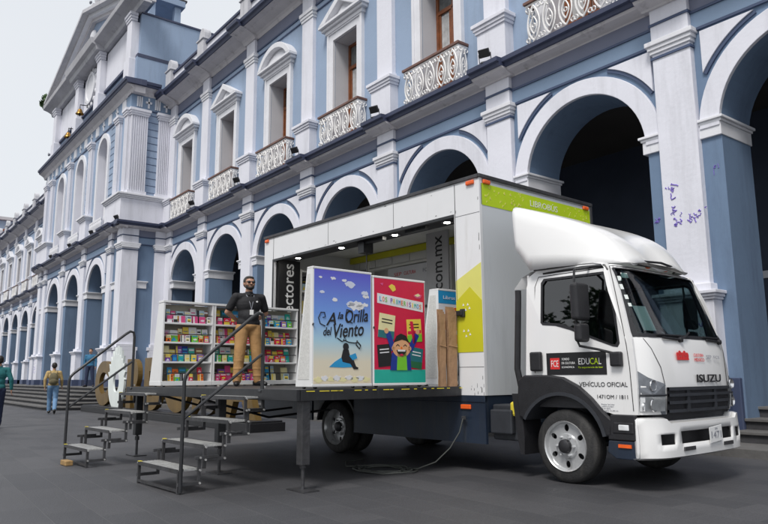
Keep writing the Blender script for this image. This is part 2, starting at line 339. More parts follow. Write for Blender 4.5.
def spandrel(c, zs, rr, x_edge, zt, yw):
    s = 1 if x_edge > c else -1; e = abs(x_edge-c); a0 = math.acos(min(1, e/rr)); a1 = math.asin(min(1, (zt-zs)/rr)) if (zt-zs) < rr else pi/2
    if a1 <= a0: return
    pts = [(c+s*rr*cos(a0+(a1-a0)*i/12), zs+rr*sin(a0+(a1-a0)*i/12)) for i in range(13)]+[(x_edge, zt)]
    mb = MB(); mb.py(pts, yw-.06, yw+.02); P(mb, 'spandrel', 'white_plaster', bevel=.008)
    mb = MB(); q = [(c+s*(rr-.07)*cos(a0+(a1-a0)*i/12), zs+(rr-.07)*sin(a0+(a1-a0)*i/12)) for i in range(13)]
    mb.py(pts[:13]+q[::-1], yw-.035, yw+.02); P(mb, 'spandrel_edging', 'line')
def entablature(x0, x1, yw, name='cornice', z=8.26, pr=.62, breaks=(), hw=.5):
    """lower cornice: taupe bed mouldings and a dark ledge; breaks are pilaster centres"""
    def pair(a, b, off):
        mb = MB(); y = yw-off
        mb.px([(yw+.05, z), (y-.03, z), (y-.06, z+.03), (y-.16, z+.06), (y-.30, z+.09), (y-.34, z+.14), (yw+.05, z+.14)], a, b)
        P(mb, 'bed_moulding', 'taupe')
        mb = MB()
        mb.px([(yw+.05, z+.14), (y-.40, z+.14), (y-.42, z+.22), (y-.5, z+.23), (y-.51, z+.33), (yw+.05, z+.36)], a, b)
        P(mb, 'ledge', 'ledge')
    pair(x0, x1, 0)
    for c in breaks: pair(c-hw, c+hw, .16)
def bands(x0, x1, yw, zb=7.55):
    for z0, z1, m, p in ((zb, zb+.05, 'line', .05), (zb+.05, zb+.36, 'blue_band', .03), (zb+.36, zb+.41, 'line', .06), (zb+.41, 8.29, 'frieze', .035)):
        mb = MB(); mb.box(x0, x1, yw-p, yw+.02, z0, z1); P(mb, 'frieze_band', m)
def pedestal_up(x, yw, z0=8.55, z1=9.6, z2=9.86, hw=.46):
    mb = MB(); yp = yw-.3; mb.box(x-hw, x+hw, yp, yw+.03, z0, z1); moulding(mb, x-hw, x+hw, yp, z1, z2, .11)
    P(mb, 'upper_pedestal', 'white_plaster', bevel=.012)
def pilaster_up(x, yw, hw=.36, z0=9.86, zt=13.75, z2=14.1, ztop=14.75):
    mb = MB(); yf = yw-.14
    mb.box(x-hw-.05, x+hw+.05, yf-.05, yw+.03, z0, z0+.14); mb.box(x-hw, x+hw, yf, yw+.03, z0+.14, zt); mb.box(x-hw, x+hw, yf, yw+.03, z2, ztop)
    P(mb, 'upper_pilaster', 'white_plaster', bevel=.012)
    mb = MB(); moulding(mb, x-hw, x+hw, yf, zt, z2, .09); P(mb, 'pilaster_capital', 'white_trim', bevel=.012)
def pediment(x, yw, kind, z=12.72, hw=1.18):
    mb = MB(); y0 = yw-.34
    mb.box(x-hw+.12, x+hw-.12, yw-.16, yw+.02, z-.08, z+.05); mb.box(x-hw, x+hw, y0+.1, yw+.02, z+.05, z+.15); mb.box(x-hw-.06, x+hw+.06, y0, yw+.02, z+.15, z+.24)
    zb = z+.24; H = .72
    if kind == 'tri':
        o = [(x-hw-.06, zb), (x, zb+H), (x+hw+.06, zb)]; q = [(x-hw+.35, zb), (x, zb+H-.24), (x+hw-.35, zb)]
        ring = [o[0], o[1], o[2], q[2], q[1], q[0]]; t2 = [(x-hw+.62, zb), (x, zb+H-.4), (x+hw-.62, zb)]
    else:
        L = hw+.06; rr = (L*L+H*H)/(2*H); cz = zb+H-rr; a = math.asin(L/rr)
        arc = lambda rad, aa, n=18: [(x-rad*sin(aa)+0, 0) for _ in ()] or [(x-rad*sin(aa*(1-2*i/n)), cz+rad*cos(aa*(1-2*i/n))) for i in range(n+1)]
        r2 = rr-.2; a2 = math.acos(min(1, (zb-cz)/r2)); r3 = rr-.34; a3 = math.acos(min(1, (zb-cz)/r3))
        o = arc(rr, a); q = arc(r2, a2); ring = o+q[::-1]; t2 = arc(r3, a3)
    mb.py(ring, y0, yw+.02); mb.py(q, yw-.12, yw+.01); mb.py(t2, yw-.18, yw-.1)
    P(mb, 'pediment', 'white_trim', bevel=.012)
def window_up(x, yw, near=True, z0=8.55, z1=12.35):
    mb = MB(); hw = .68
    fr = [(x-.94, z0), (x-.94, z1+.28), (x+.94, z1+.28), (x+.94, z0), (x+hw, z0), (x+hw, z1), (x-hw, z1), (x-hw, z0)]
    mb.py(fr, yw-.09, yw+.02); fr2 = [(x-1.0, z0), (x-1.0, z1+.34), (x+1.0, z1+.34), (x+1.0, z0), (x+.9, z0), (x+.9, z1+.24), (x-.9, z1+.24), (x-.9, z0)]
    mb.py(fr2, yw-.13, yw+.01); wd = P(mb, 'window_surround', 'white_trim', bevel=.01)
    mb = MB()
    for s in (-1, 1): mb.box(x+s*hw-.002, x+s*(hw-.004), yw+.02, yw+.6, z0, z1)
    mb.box(x-hw, x+hw, yw+.02, yw+.6, z1-.004, z1-.002); P(mb, 'window_reveal', 'reveal')
    mb = MB(); yb = yw+.6
    for a, b, c, d in ((-hw, -hw+.09, z0, z1), (hw-.09, hw, z0, z1), (-.05, .05, z0, z1-.85), (-hw+.09, hw-.09, z1-.09, z1), (-hw+.09, hw-.09, z1-.9, z1-.78), (-hw+.09, hw-.09, z0, z0+.75), (-.03, .03, z1-.8, z1-.09)):
        mb.box(x+a, x+b, yb-.06, yb+.03, c, d)
    for s in (-1, 1):
        mb.box(x+s*.12-.05, x+s*.12+.05, yb-.03, yb+.02, z0+.75, z1-.9); mb.box(x+s*.55-.05, x+s*.55+.05, yb-.03, yb+.02, z0+.75, z1-.9)
    wf = mb.build('window', 'wood', hall, bevel=.008 if near else 0)
    mb = MB(); mb.box(x-hw+.05, x+hw-.05, yb, yb+.01, z0+.1, z1-.05); mb.build('pane', 'window_pane', wf)
    if near:
        mb = MB(); n = 40
        mb.add([(x-.5+1.0*i/n*1, yb-.008-.004*sin(i*1.3), z) for i in range(n+1) for z in (z0+.8, z1-.95)], [(2*i, 2*i+2, 2*i+3, 2*i+1) for i in range(n)]); mb.build('curtain', 'curtain', wf)
def balustrade(x, yw, near=True, hw=1.1, z0=8.6, z1=9.72):
    mb = MB(); y = yw-.34; n = 5
    def motif(cx, cy, dx, dy, s):       # lyre scrollwork
        w2 = s*.5; f = lambda a, z: (cx+dx*a, cy+dy*a, z)
        zz = z0+.12; H = z1-z0-.26; sg = 10 if near else 6; r = .022 if near else .03
        for q in (-1, 1):
            mb.tube([f(q*w2*.88*sin(pi*t/sg)**.8*(1-.25*t/sg), zz+H*t/sg) for t in range(sg+1)], r, 5)
            if near: mb.tube([f(q*(w2*.42*sin(pi*t/8)), zz+H*.18+H*.5*t/8) for t in range(9)], r*.8, 5)
        if near:
            for (a, z, rr) in ((0, zz+H*.86, .055), (w2*.75, zz+H*.93, .05), (-w2*.75, zz+H*.93, .05), (w2*.8, zz+.06, .05), (-w2*.8, zz+.06, .05), (0, zz+H*.42, .045)):
                mb.tube([f(a+rr*cos(t*pi/4), z+rr*sin(t*pi/4)) for t in range(9)], .018, 4)
    s = 2*hw/n
    for i in range(n): motif(x-hw+s*(i+.5), y, 1, 0, s)
    for sd in (-1, 1):
        if near: motif(x+sd*hw, y+.17, 0, 1, .3)
    for z in (z0+.05, z1-.1):
        mb.tube([(x-hw, yw, z), (x-hw, y, z), (x+hw, y, z), (x+hw, yw, z)], .022, 5)
    o = P(mb, 'balustrade', 'iron_white')
    mb = MB(); mb.box(x-hw-.04, x+hw+.04, y-.05, y+.05, z1-.07, z1)
    for sd in (-1, 1): mb.box(x+sd*hw-.04, x+sd*hw+.04, y+.05, yw, z1-.07, z1)
    mb.build('handrail', 'rail_wood', o, bevel=.008)
def finial(x, y, z0):
    mb = MB(); mb.box(x-.34, x+.34, y-.2, y+.3, z0-.95, z0+.12); mb.box(x-.39, x+.39, y-.25, y+.35, z0+.12, z0+.2)
    mb.py([(x-.3, z0+.2), (x-.3, z0+.36)]+[(x-.3*cos(pi*i/10), z0+.36+.40*sin(pi*i/10)) for i in range(11)]+[(x+.3, z0+.2)], y-.14, y+.2)
    mb.py([(x-.36, z0+.2), (x-.36, z0+.3), (x-.3, z0+.3), (x-.3, z0+.2)], y-.17, y+.22)
    P(mb, 'finial', 'concrete', bevel=.02)
def main_cornice(x0, x1, yw, breaks=(), z=14.72):
    def one(a, b, o):
        y = yw-o; mb = MB(); mb.px([(yw+.05, z), (y-.05, z), (y-.12, z+.1), (y-.2, z+.16), (y-.5, z+.28), (y-.72, z+.32), (yw+.05, z+.34)], a, b); P(mb, 'cornice_soffit', 'taupe')
        mb = MB(); mb.px([(yw+.05, z+.34), (y-.76, z+.33), (y-.8, z+.44), (y-.88, z+.46), (y-.9, z+.58), (yw+.05, z+.66)], a, b); P(mb, 'main_cornice', 'ledge')
    one(x0, x1, 0)
    for c in breaks: one(c-.48, c+.48, .14)
def wing(xs, cs, x0, x1, near, yw=12.0):
    r, zs = 1.5, 5.62
    wall_plate(arcade_outline(x0, x1, cs, r, zs, .1, 7.62), [], yw, 1.08, 'arcade_wall', 'blue_low')
    holes = [[(c-.68, 8.55), (c-.68, 12.35), (c+.68, 12.35), (c+.68, 8.55)] for c in cs]
    wall_plate([(x0, 7.62), (x1, 7.62), (x1, 15.2), (x0, 15.2)], holes, yw+.002, .72, 'upper_wall', 'blue_up')
    bands(x0, x1, yw); entablature(x0, x1, yw, breaks=xs); main_cornice(x0, x1, yw, breaks=xs)
    mb = MB(); mb.box(x0, x1, yw-.04, yw+.02, 14.2, 14.26); mb.box(x0, x1, yw-.04, yw+.02, 13.95, 13.99); P(mb, 'dark_band', 'line')
    mb = MB(); mb.box(x0, x1, yw-.03, yw+.02, 14.26, 14.73); P(mb, 'frieze_band', 'frieze')
    mb = MB(); mb.box(x0, x1, yw-.3, yw+.1, 15.4, 16.3); mb.box(x0, x1, yw-.36, yw+.1, 15.4, 15.55); P(mb, 'parapet', 'white_plaster')
    mb = MB(); mb.box(x0, x1, yw-.38, yw+.18, 16.3, 16.4); mb.box(x0, x1, yw-.33, yw+.1, 15.95, 16.0); P(mb, 'parapet_coping', 'ledge')
    for x in xs:
        pilaster_low(x, yw); impost(x-.72, x+.72, yw, 1.08)
        mb = MB(); mb.box(x-.72, x+.72, yw-.08, yw+1.12, .0, 1.16); mb.box(x-.56, x+.56, yw-.38, yw+.1, .0, 1.16); P(mb, 'pier_plinth', 'plinth', bevel=.015)
        pedestal_up(x, yw); pilaster_up(x, yw); finial(x, yw-.3, 16.4)
    for i, c in enumerate(cs):
        archivolt(c, r, zs, yw)
        e = (4.44-.38*2)/2-.12
        spandrel(c, zs, 2.02, c-e, 7.5, yw); spandrel(c, zs, 2.02, c+e, 7.5, yw)
        window_up(c, yw, near); pediment(c, yw, 'tri' if i % 2 else 'seg'); balustrade(c, yw, near)
NB = 8
near_c = [-30.77+4.44*j for j in range(NB)]          # first arch beside the centre block is the leftmost
near_x = [-32.62]+[-28.585+4.44*j for j in range(NB)]
wing(near_x, near_c, -33.05, near_x[-1]+.7, True)
far_c = [-53.33-4.44*j for j in range(12)]
far_x = [-55.55-4.44*j for j in range(12)]
wing(far_x, far_c, far_x[-1]-.7, -51.05, False)
# arcade interior: back wall, ceiling, dado line, dark doors
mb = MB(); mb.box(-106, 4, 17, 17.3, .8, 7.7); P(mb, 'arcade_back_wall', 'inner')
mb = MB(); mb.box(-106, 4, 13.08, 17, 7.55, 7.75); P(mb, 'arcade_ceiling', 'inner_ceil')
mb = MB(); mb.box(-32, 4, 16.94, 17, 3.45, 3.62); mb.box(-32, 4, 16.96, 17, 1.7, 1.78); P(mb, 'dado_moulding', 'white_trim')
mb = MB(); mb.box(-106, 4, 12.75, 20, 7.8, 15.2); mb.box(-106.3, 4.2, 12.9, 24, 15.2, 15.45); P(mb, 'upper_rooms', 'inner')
mb = MB(); mb.box(4, 4.3, 12, 20, 0, 15.4); mb.box(-106.4, -106, 12, 20, 0, 15.4); P(mb, 'end_wall', 'blue_low')
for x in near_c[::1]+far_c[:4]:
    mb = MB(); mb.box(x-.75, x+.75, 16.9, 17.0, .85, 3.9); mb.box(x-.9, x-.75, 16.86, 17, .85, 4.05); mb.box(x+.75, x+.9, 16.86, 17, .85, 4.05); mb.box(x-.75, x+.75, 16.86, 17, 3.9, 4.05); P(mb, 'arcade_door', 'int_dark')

# ---- centre block (pavilion)
PX0, PX1, PY = -51.1, -33.0, 9.9
pc = [-46.65, -42.05, -37.45]; pr_, pzs = 1.4, 5.72
wall_plate(arcade_outline(PX0, PX1-1.0, pc, pr_, pzs, .1, 7.62), [], PY, 1.1, 'arcade_wall', 'blue_low')
mb = MB(); mb.box(PX1-1.0, PX1, PY, 12.0, .1, 7.62); P(mb, 'side_wall', 'blue_low'); mb = MB(); mb.box(PX0, PX0+.8, PY+1.1, 12.0, .1, 7.62); P(mb, 'side_wall', 'blue_low')
mb = MB(); mb.box(PX0, PX1, PY, 13, 7.62, 8.6); P(mb, 'side_wall', 'blue_low')
bands(PX0, PX1+.03, PY); entablature(PX0-.5, PX1+.35, PY, breaks=(-34.0, -35.1, -39.75, -44.35, -49.0, -50.3), hw=.45)
def sideX(name, mt, x, pts_list, th):      # boxes on the side face: (y0,y1,z0,z1)
    mb = MB()
    for (y0, y1, z0, z1) in pts_list: mb.box(x-.3, x+th, y0, y1, z0, z1)
    return P(mb, name, mt, bevel=.012)
bandz = ((7.55, 7.60, 'line', .05), (7.60, 7.91, 'blue_band', .03), (7.91, 7.96, 'line', .06), (7.96, 8.29, 'frieze', .035))
for z0, z1, m, p in bandz: sideX('frieze_band', m, PX1, [(PY-p, 12, z0, z1)], p)
# ledge returning along the side
mb = MB(); z = 8.26; x = PX1
mb.py([(x-.05, z), (x+.03, z), (x+.06, z+.03), (x+.16, z+.06), (x+.30, z+.09), (x+.34, z+.14), (x-.05, z+.14)], PY-.34, 11.7); P(mb, 'bed_moulding', 'taupe')
mb = MB(); mb.py([(x-.05, z+.14), (x+.40, z+.14), (x+.42, z+.22), (x+.5, z+.23), (x+.51, z+.33), (x-.05, z+.36)], PY-.51, 11.6); P(mb, 'ledge', 'ledge')
def pav_pil(x, hw=.4):
    pilaster_low(x, PY, hw, pw=hw+.06)
    mb = MB(); mb.box(x-.42, x+.42, PY-.4, PY+.15, 0, 1.16); P(mb, 'pier_plinth', 'plinth', bevel=.015)
for x, h_ in ((-33.36, .28), (-34.8, .32), (-39.75, .36), (-44.35, .36), (-49.05, .36), (-50.5, .36)): pav_pil(x, h_)
for a, b in ((PX0, -48.05), (-45.25, -43.45), (-40.65, -38.85), (-36.05, -33.0)): 
    impost(a+.0, b-.0, PY, 1.1, 5.45, 5.8)
    mb = MB(); mb.box(a-.04, b+.04, PY-.06, PY+1.14, 0, 1.16); P(mb, 'pier_plinth', 'plinth', bevel=.015)
for c in pc:
    archivolt(c, pr_, pzs, PY, .34)
    for s in (-1, 1): spandrel(c, pzs, 1.92, c+s*1.78, 7.5, PY)
# side face pilasters on ground floor (face +X)
for (y0, y1) in ((9.78, 10.55), (11.37, 11.86)):
    sideX('side_pilaster', 'white_plaster', PX1, [(y0, y1, 2.8, 7.35), (y0, y1, 7.6, 8.3)], .14)
    sideX('pilaster_capital', 'white_trim', PX1, [(y0-.03, y1+.03, 7.35, 7.43), (y0-.07, y1+.07, 7.43, 7.51), (y0-.1, y1+.1, 7.51, 7.6)], .23)
    sideX('dark_band', 'line', PX1, [(y0-.02, y1+.02, 7.24, 7.29), (y0-.02, y1+.02, 7.925, 7.975)], .165)
    sideX('pedestal', 'white_plaster', PX1, [(y0-.1, y1+.1, 1.16, 2.5), (y0-.16, y1+.16, 2.5, 2.66), (y0-.05, y1+.05, 2.66, 2.8)], .26)
sideX('pier_plinth', 'plinth', PX1, [(PY-.2, 11.9, 0, 1.16)], .3)
# upper storey of the block
UY = 9.95; UX1, UX0 = -33.1, -51.3
hl = []
def arch_hole(c, hw, z0, zs): return [(c-hw, z0)]+[(c-hw*cos(pi*i/20), zs+hw*sin(pi*i/20)) for i in range(21)]+[(c+hw, z0)]
for c in pc: hl.append(arch_hole(c, .85, 8.75, 13.15))
wall_plate([(UX0, 8.5), (UX1-.8, 8.5), (UX1-.8, 15.3), (UX0, 15.3)], hl, UY, .9, 'upper_wall', 'blue_up')
mb = MB(); mb.box(UX1-.8, UX1, UY, 12.6, 8.5, 15.3); P(mb, 'side_wall', 'blue_up')
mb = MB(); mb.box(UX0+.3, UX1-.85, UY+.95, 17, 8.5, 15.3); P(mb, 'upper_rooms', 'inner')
# joint lines of the banded blue plaster
mb = MB()
for i in range(12): mb.box(UX1-.02, UX1+.012, UY+.75, 11.32, 10.2+.36*i, 10.225+.36*i)
for i in range(12):
    for a, b in ((-36.3, -35.7), (-38.9, -38.75), (-40.8, -40.6)): mb.box(a, b, UY-.012, UY+.01, 10.2+.36*i, 10.225+.36*i)
P(mb, 'joint_lines', 'line')
for a0, b0 in ((UX0-.1, -48.35), (-44.95, -43.75), (-40.35, -39.15), (-35.5, UX1+.12)):
    mb = MB(); mb.box(a0, b0, 9.62, 11.9 if b0 > -34 else UY+.03, 8.57, 9.78); P(mb, 'pedestal_course', 'white_plaster', bevel=.015)
    mb = MB()
    for q, a, b in ((.05, 9.78, 9.85), (.1, 9.85, 9.93), (.17, 9.93, 10.02)): mb.box(a0-q, b0+q, 9.62-q, 11.85 if b0 > -34 else UY+.02, a, b)
    P(mb, 'pedestal_moulding', 'white_trim', bevel=.01)
for c in pc:
    mb = MB(); mb.box(c-1.1, c+1.1, 9.68, 9.76, 9.35, 9.45)
    for k in range(9): mb.lathe([(0, .05), (.15, .07), (.35, .035), (.6, .07), (.8, .05)], (c-1.0+.25*k, 9.72, 8.57), 'Z', 8)
    P(mb, 'stone_balustrade', 'white_trim')
def fluted(name, fx, n, hw, z0, z1, along='x', face=0.0, depth=.16):
    """fluted pilaster: narrow ribs on a backing"""
    mb = MB(); wdt = 2*hw/(2*n+1)
    if along == 'x':
        mb.box(fx-hw, fx+hw, face-depth+.05, face+.02, z0, z1)
        for i in range(n+1): mb.box(fx-hw+2*i*wdt, fx-hw+(2*i+1)*wdt, face-depth, face-depth+.06, z0, z1)
        mb.box(fx-hw-.06, fx+hw+.06, face-depth-.05, face+.02, z0-.16, z0)
        moulding(mb, fx-hw, fx+hw, face-depth, z1, z1+.34, .12)
    else:
        mb.box(face-.02, face+depth-.05, fx-hw, fx+hw, z0, z1)
        for i in range(n+1): mb.box(face+depth-.06, face+depth, fx-hw+2*i*wdt, fx-hw+(2*i+1)*wdt, z0, z1)
        mb.box(face-.02, face+depth+.05, fx-hw-.06, fx+hw+.06, z0-.16, z0)
        for q, a, b in ((.04, 0, .1), (.08, .1, .21), (.12, .21, .34)): mb.box(face-.02, face+depth+q, fx-hw-q, fx+hw+q, z1+a, z1+b)
    P(mb, name, 'white_plaster')
for x, h_ in ((-33.38, .24), (-34.75, .30), (-39.75, .34), (-44.35, .34), (-49.05, .34), (-50.6, .34)): fluted('fluted_pilaster', x, 4, h_, 10.18, 14.0, 'x', UY)
fluted('fluted_pilaster', 10.33, 7, .40, 10.18, 14.0, 'y', UX1); fluted('fluted_pilaster', 11.60, 6, .30, 10.18, 14.0, 'y', UX1)
for c in pc:
    mb = MB(); o = arch_hole(c, 1.12, 8.6, 13.15); q = arch_hole(c, .85, 8.6, 13.15); mb.py(o+q[::-1], UY-.1, UY+.02); P(mb, 'window_surround', 'white_trim', bevel=.01)
    mb = MB(); o = arch_hole(c, .853, 8.74, 13.15); q = arch_hole(c, .835, 8.75, 13.15); mb.py(o+q[::-1], UY-.05, UY+.8); P(mb, 'window_reveal', 'white_plaster')
    mb = MB(); mb.py(arch_hole(c, .84, 8.76, 13.15), UY+.78, UY+.85); wf = mb.build('arched_window', 'reveal', hall)
    mb = MB()
    for a, b, z0, z1 in ((-.8, -.7, 8.8, 13.2), (.7, .8, 8.8, 13.2), (-.05, .05, 8.8, 13.9), (-.7, .7, 12.4, 12.5)): mb.box(c+a, c+b, UY+.7, UY+.78, z0, z1)
    mb.build('frame', 'white_trim', wf)
# decorated frieze with crosses and triglyph bars
mb = MB(); mb.box(UX0, UX1+.03, UY-.05, UY+.05, 14.36, 14.42); mb.box(UX1-.05, UX1+.05, UY-.05, 12, 14.36, 14.42); P(mb, 'dark_band', 'line')
mb = MB(); mb.box(UX0, UX1+.02, UY-.04, UY+.02, 14.42, 15.1); mb.box(UX1-.05, UX1+.04, UY, 12, 14.42, 15.1); P(mb, 'frieze_band', 'blue_band')
mb = MB()
def orn(px_, along):
    def bx(a, b, z0, z1):
        if along == 'x': mb.box(px_+a, px_+b, UY-.1, UY, z0, z1)
        else: mb.box(UX1, UX1+.1, px_+a, px_+b, z0, z1)
    return bx
for i in range(15):
    b = orn(-50.6+1.18*i, 'x')
    if i % 2: b(-.04, .04, 14.5, 15.02); b(-.16, .16, 14.74, 14.84)
    else:
        for k in (-2, -1, 0, 1, 2): b(k*.11-.03, k*.11+.03, 14.5, 15.02)
for i, yy in enumerate((10.3, 10.75, 11.2, 11.65)):
    b = orn(yy, 'y')
    if i % 2: b(-.04, .04, 14.5, 15.02); b(-.15, .15, 14.74, 14.84)
    else:
        for k in (-1, 0, 1): b(k*.1-.03, k*.1+.03, 14.5, 15.02)
P(mb, 'frieze_ornament', 'white_trim')
# block cornice, front and return
z = 15.1
def corn2(mb1, mb2, front=True):
    prof1 = [(0, z), (.06, z), (.1, z+.1), (.14, z+.18), (.32, z+.3), (.4, z+.34), (0, z+.36)]
    prof2 = [(0, z+.36), (.43, z+.35), (.46, z+.45), (.52, z+.47), (.54, z+.60), (0, z+.66)]
    for mb_, pr in ((mb1, prof1), (mb2, prof2)):
        mb_.px([(UY-a if a else UY+.5, b) for a, b in pr], UX0-.75, UX1+max(p[0] for p in pr))
        mb_.py([(UX1+a if a else UX1-.5, b) for a, b in pr], UY-.1, 11.2)
m1, m2 = MB(), MB(); corn2(m1, m2); P(m1, 'cornice_soffit', 'taupe'); P(m2, 'main_cornice', 'ledge')
# attic storey
AY = 10.35; AX1, AX0 = -33.6, -50.9
mb = MB(); mb.box(AX0, AX1, AY, 17, 15.5, 19.75); mb.box(-34.4, -33.5, 10.2, 17, 15.5, 17.35); P(mb, 'attic_wall', 'blue_up')
mb = MB(); mb.box(AX0-.1, AX1+.12, AY-.14, 17.1, 17.32, 17.45); mb.box(AX1-.2, AX1+.12, AY-.14, 17.1, 17.45, 17.5); P(mb, 'attic_ledge', 'ledge')
mb = MB(); mb.box(AX0, AX1+.05, AY, 17.1, 19.75, 19.85); P(mb, 'attic_coping', 'ledge')
mb = MB(); mb.box(AX0+.9, -44.9, AY-.06, AY+.02, 17.6, 19.7); mb.box(-44.0, -40.2, AY-.06, AY+.02, 17.6, 19.7); mb.box(-39.3, -35.1, AY-.06, AY+.02, 17.6, 19.7); P(mb, 'attic_panel', 'white_plaster')
for x in (-50.3, -44.5, -39.7, -34.2):
    mb = MB(); mb.box(x-.36, x+.36, AY-.42, AY+.02, 15.8, 19.35)
    mb.box(x-.42, x+.42, AY-.48, AY+.02, 15.8, 17.3); moulding(mb, x-.36, x+.36, AY-.42, 19.35, 19.8, .13); P(mb, 'attic_column', 'white_plaster', bevel=.03)
# clock-like medallion ornament in the middle of the attic
mb = MB(); mb.lathe([(0, 0), (-.12, .01), (-.14, .75), (-.2, .8), (-.2, .98), (0, 1.0)], (-42.1, AY-.06, 18.6), 'Y', 28)
for i in range(14): a = 2*pi*i/14; mb.ell((-42.1+1.12*cos(a), AY-.14, 18.6+1.12*sin(a)), .16, .08, .16, nu=8, nv=6)
P(mb, 'medallion', 'white_trim', smooth=True)
# pediment: raking and base cornices
zb = 19.8; px0, px1, pz = -52.0, -32.4, 23.1; xm = -42.1
def rake(y0, y1, lo, hi, name, mt):       # band between offsets lo..hi measured below the raking line
    mb = MB()
    L = [(px0, zb+.75), (xm, pz+.35), (px1, zb+.75)]
    o = [(a, b-lo) for a, b in L]; q = [(a, b-hi) for a, b in L]
    mb.py(o+q[::-1], y0, y1); P(mb, name, mt)
rake(AY-.95, AY+.3, 0, .22, 'raking_cornice', 'concrete'); rake(AY-.6, AY+.3, .22, .42, 'raking_moulding', 'white_trim'); rake(AY-.35, AY+.3, .42, .62, 'raking_moulding', 'taupe')
mb = MB(); mb.px([(AY+.1, zb), (AY-.3, zb), (AY-.36, zb+.2), (AY-.6, zb+.32), (AY-.9, zb+.4), (AY-.95, zb+.62), (AY+.1, zb+.66)], px0, px1); mb.px([(AY-.3, zb-.01), (AY-.72, zb-.01), (AY-.8, zb+.22), (AY-1.0, zb+.3), (AY-1.1, zb+.64), (AY-.3, zb+.64)], -45.1, -39.1); P(mb, 'pediment_cornice', 'concrete', bevel=.02)
mb = MB(); mb.py([(px0+.8, zb+.5), (xm, pz-.1), (px1-.8, zb+.5)], AY-.12, AY+.5); P(mb, 'tympanum', 'blue_up')
mb = MB(); mb.box(xm-.5, xm+.5, AY-.35, AY, zb+.66, zb+1.9); mb.ell((xm, AY-.2, zb+2.1), .5, .2, .45)
for s in (-1, 1): mb.ell((xm+s*.9, AY-.2, zb+1.05), .5, .14, .34)
P(mb, 'tympanum_relief', 'white_trim', smooth=True)
mb = MB(); mb.box(xm-.5, xm+.5, AY-.5, AY+.3, pz+.3, pz+.75); mb.lathe([(0, .42), (.2, .3), (.3, .16), (.6, .22), (.9, .1), (1.0, .0)], (xm, AY-.1, pz+.75), 'Z', 12); P(mb, 'apex_finial', 'concrete')
# bell frame on the roof
mb = MB(); mb.box(-44.4, -39.6, 12.6, 14.6, 15.5, 20.9); P(mb, 'bell_tower_base', 'blue_up')
mb = MB()
for x in (-44.1, -41.9, -39.8):
    for y in (12.8, 14.4): mb.box(x-.2, x+.2, y-.2, y+.2, 20.9, 24.2)
mb.box(-44.6, -39.4, 12.4, 14.8, 24.2, 24.6); mb.box(-44.6, -39.4, 12.5, 14.7, 20.9, 21.15); P(mb, 'bell_tower_frame', 'blue_up', bevel=.02)
mb = MB(); mb.box(-43.9, -42.1, 14.35, 14.45, 21.2, 24.1); mb.box(-44.6, -39.4, 12.4, 14.9, 24.6, 24.72); P(mb, 'bell_tower_louvre', 'int_dark')
# purple scrawls on the piers
def scrawl(cx, y, cz, n, s, seed, along='x', face=None):
    rnd = random.Random(seed); mb = MB()
    for i in range(n):
        x, z_ = cx+rnd.uniform(-s, s)*.8, cz+rnd.uniform(-s, s); p = []
        for k in range(rnd.randint(4, 7)):
            x += rnd.uniform(-.035, .04); z_ += rnd.uniform(-.045, .035); p.append((x, y-.004, z_) if along == 'x' else (face+.004, x, z_))
        mb.tube(p, rnd.uniform(.005, .012), 5)
    P(mb, 'paint_scrawl', 'purple')
scrawl(-6.62, 11.86, 4.62, 7, .09, 1); scrawl(-6.62, 11.86, 4.20, 5, .10, 2); scrawl(-6.50, 11.86, 3.98, 6, .10, 3); scrawl(-6.20, 11.86, 4.05, 6, .08, 4); scrawl(-6.02, 11.86, 4.10, 3, .07, 14)
scrawl(-6.97, 12.0, 4.1, 5, .09, 5); scrawl(-6.97, 12.0, 3.2, 8, .14, 6); scrawl(-5.78, 12.0, 4.9, 3, .05, 7); scrawl(-6.2, 11.7, 2.2, 8, .16, 8); scrawl(-6.0, 11.7, 1.9, 5, .12, 9)
scrawl(-49.2, 9.6, 2.0, 12, .4, 15); scrawl(-44.35, 9.6, 1.9, 10, .35, 16)

# ------------------------------------------------------------------ steps (setting)
def structure(mb, name, mt, **kw): o = mb.build(name, mt, None, **kw); o['kind'] = 'structure'; return o
mb = MB(); mb.k = 0; mb.box(-33, 5, 10.6, 17, -.2, .13)
for a, b in zip([-32.6]+near_x[1:], near_x[1:]+[5]):
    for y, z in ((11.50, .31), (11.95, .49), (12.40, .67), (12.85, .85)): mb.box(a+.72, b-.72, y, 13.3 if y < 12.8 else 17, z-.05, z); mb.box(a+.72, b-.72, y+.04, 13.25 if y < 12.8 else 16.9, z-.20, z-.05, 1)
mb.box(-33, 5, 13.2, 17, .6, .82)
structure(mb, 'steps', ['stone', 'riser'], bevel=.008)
mb = MB()
for i in range(6):
    o = .46*i; z = .14*(i+1)
    xr, yf = -29.0-o, 6.25+o*1.0
    nose = [(-53, yf), (xr-1.6, yf)]+[(xr-1.6+1.6*sin(R(t)), yf+1.6-1.6*cos(R(t))) for t in range(10, 91, 10)]+[(xr, 12-.01*i), (-53, 12-.01*i)]
    mb.pz(nose, z-.045, z, 0)
    q = [(-52.9, yf+.05), (xr-1.6, yf+.05)]+[(xr-1.65+1.6*sin(R(t)), yf+1.65-1.6*cos(R(t))) for t in range(10, 91, 10)]+[(xr-.05, 11.95-.01*i), (-52.9, 11.95-.01*i)]
    mb.pz(q, z-.141, z-.045, 1)
structure(mb, 'entrance_steps', ['stone', 'riser'])
mb = MB(); mb.box(-104, -53, 10.2, 17, -.1, .25, 0); mb.box(-104, -53, 10.8, 17, .25, .5, 0); mb.box(-104, -50, 11.4, 17, .5, .8, 0); structure(mb, 'arcade_floor', ['stone'])

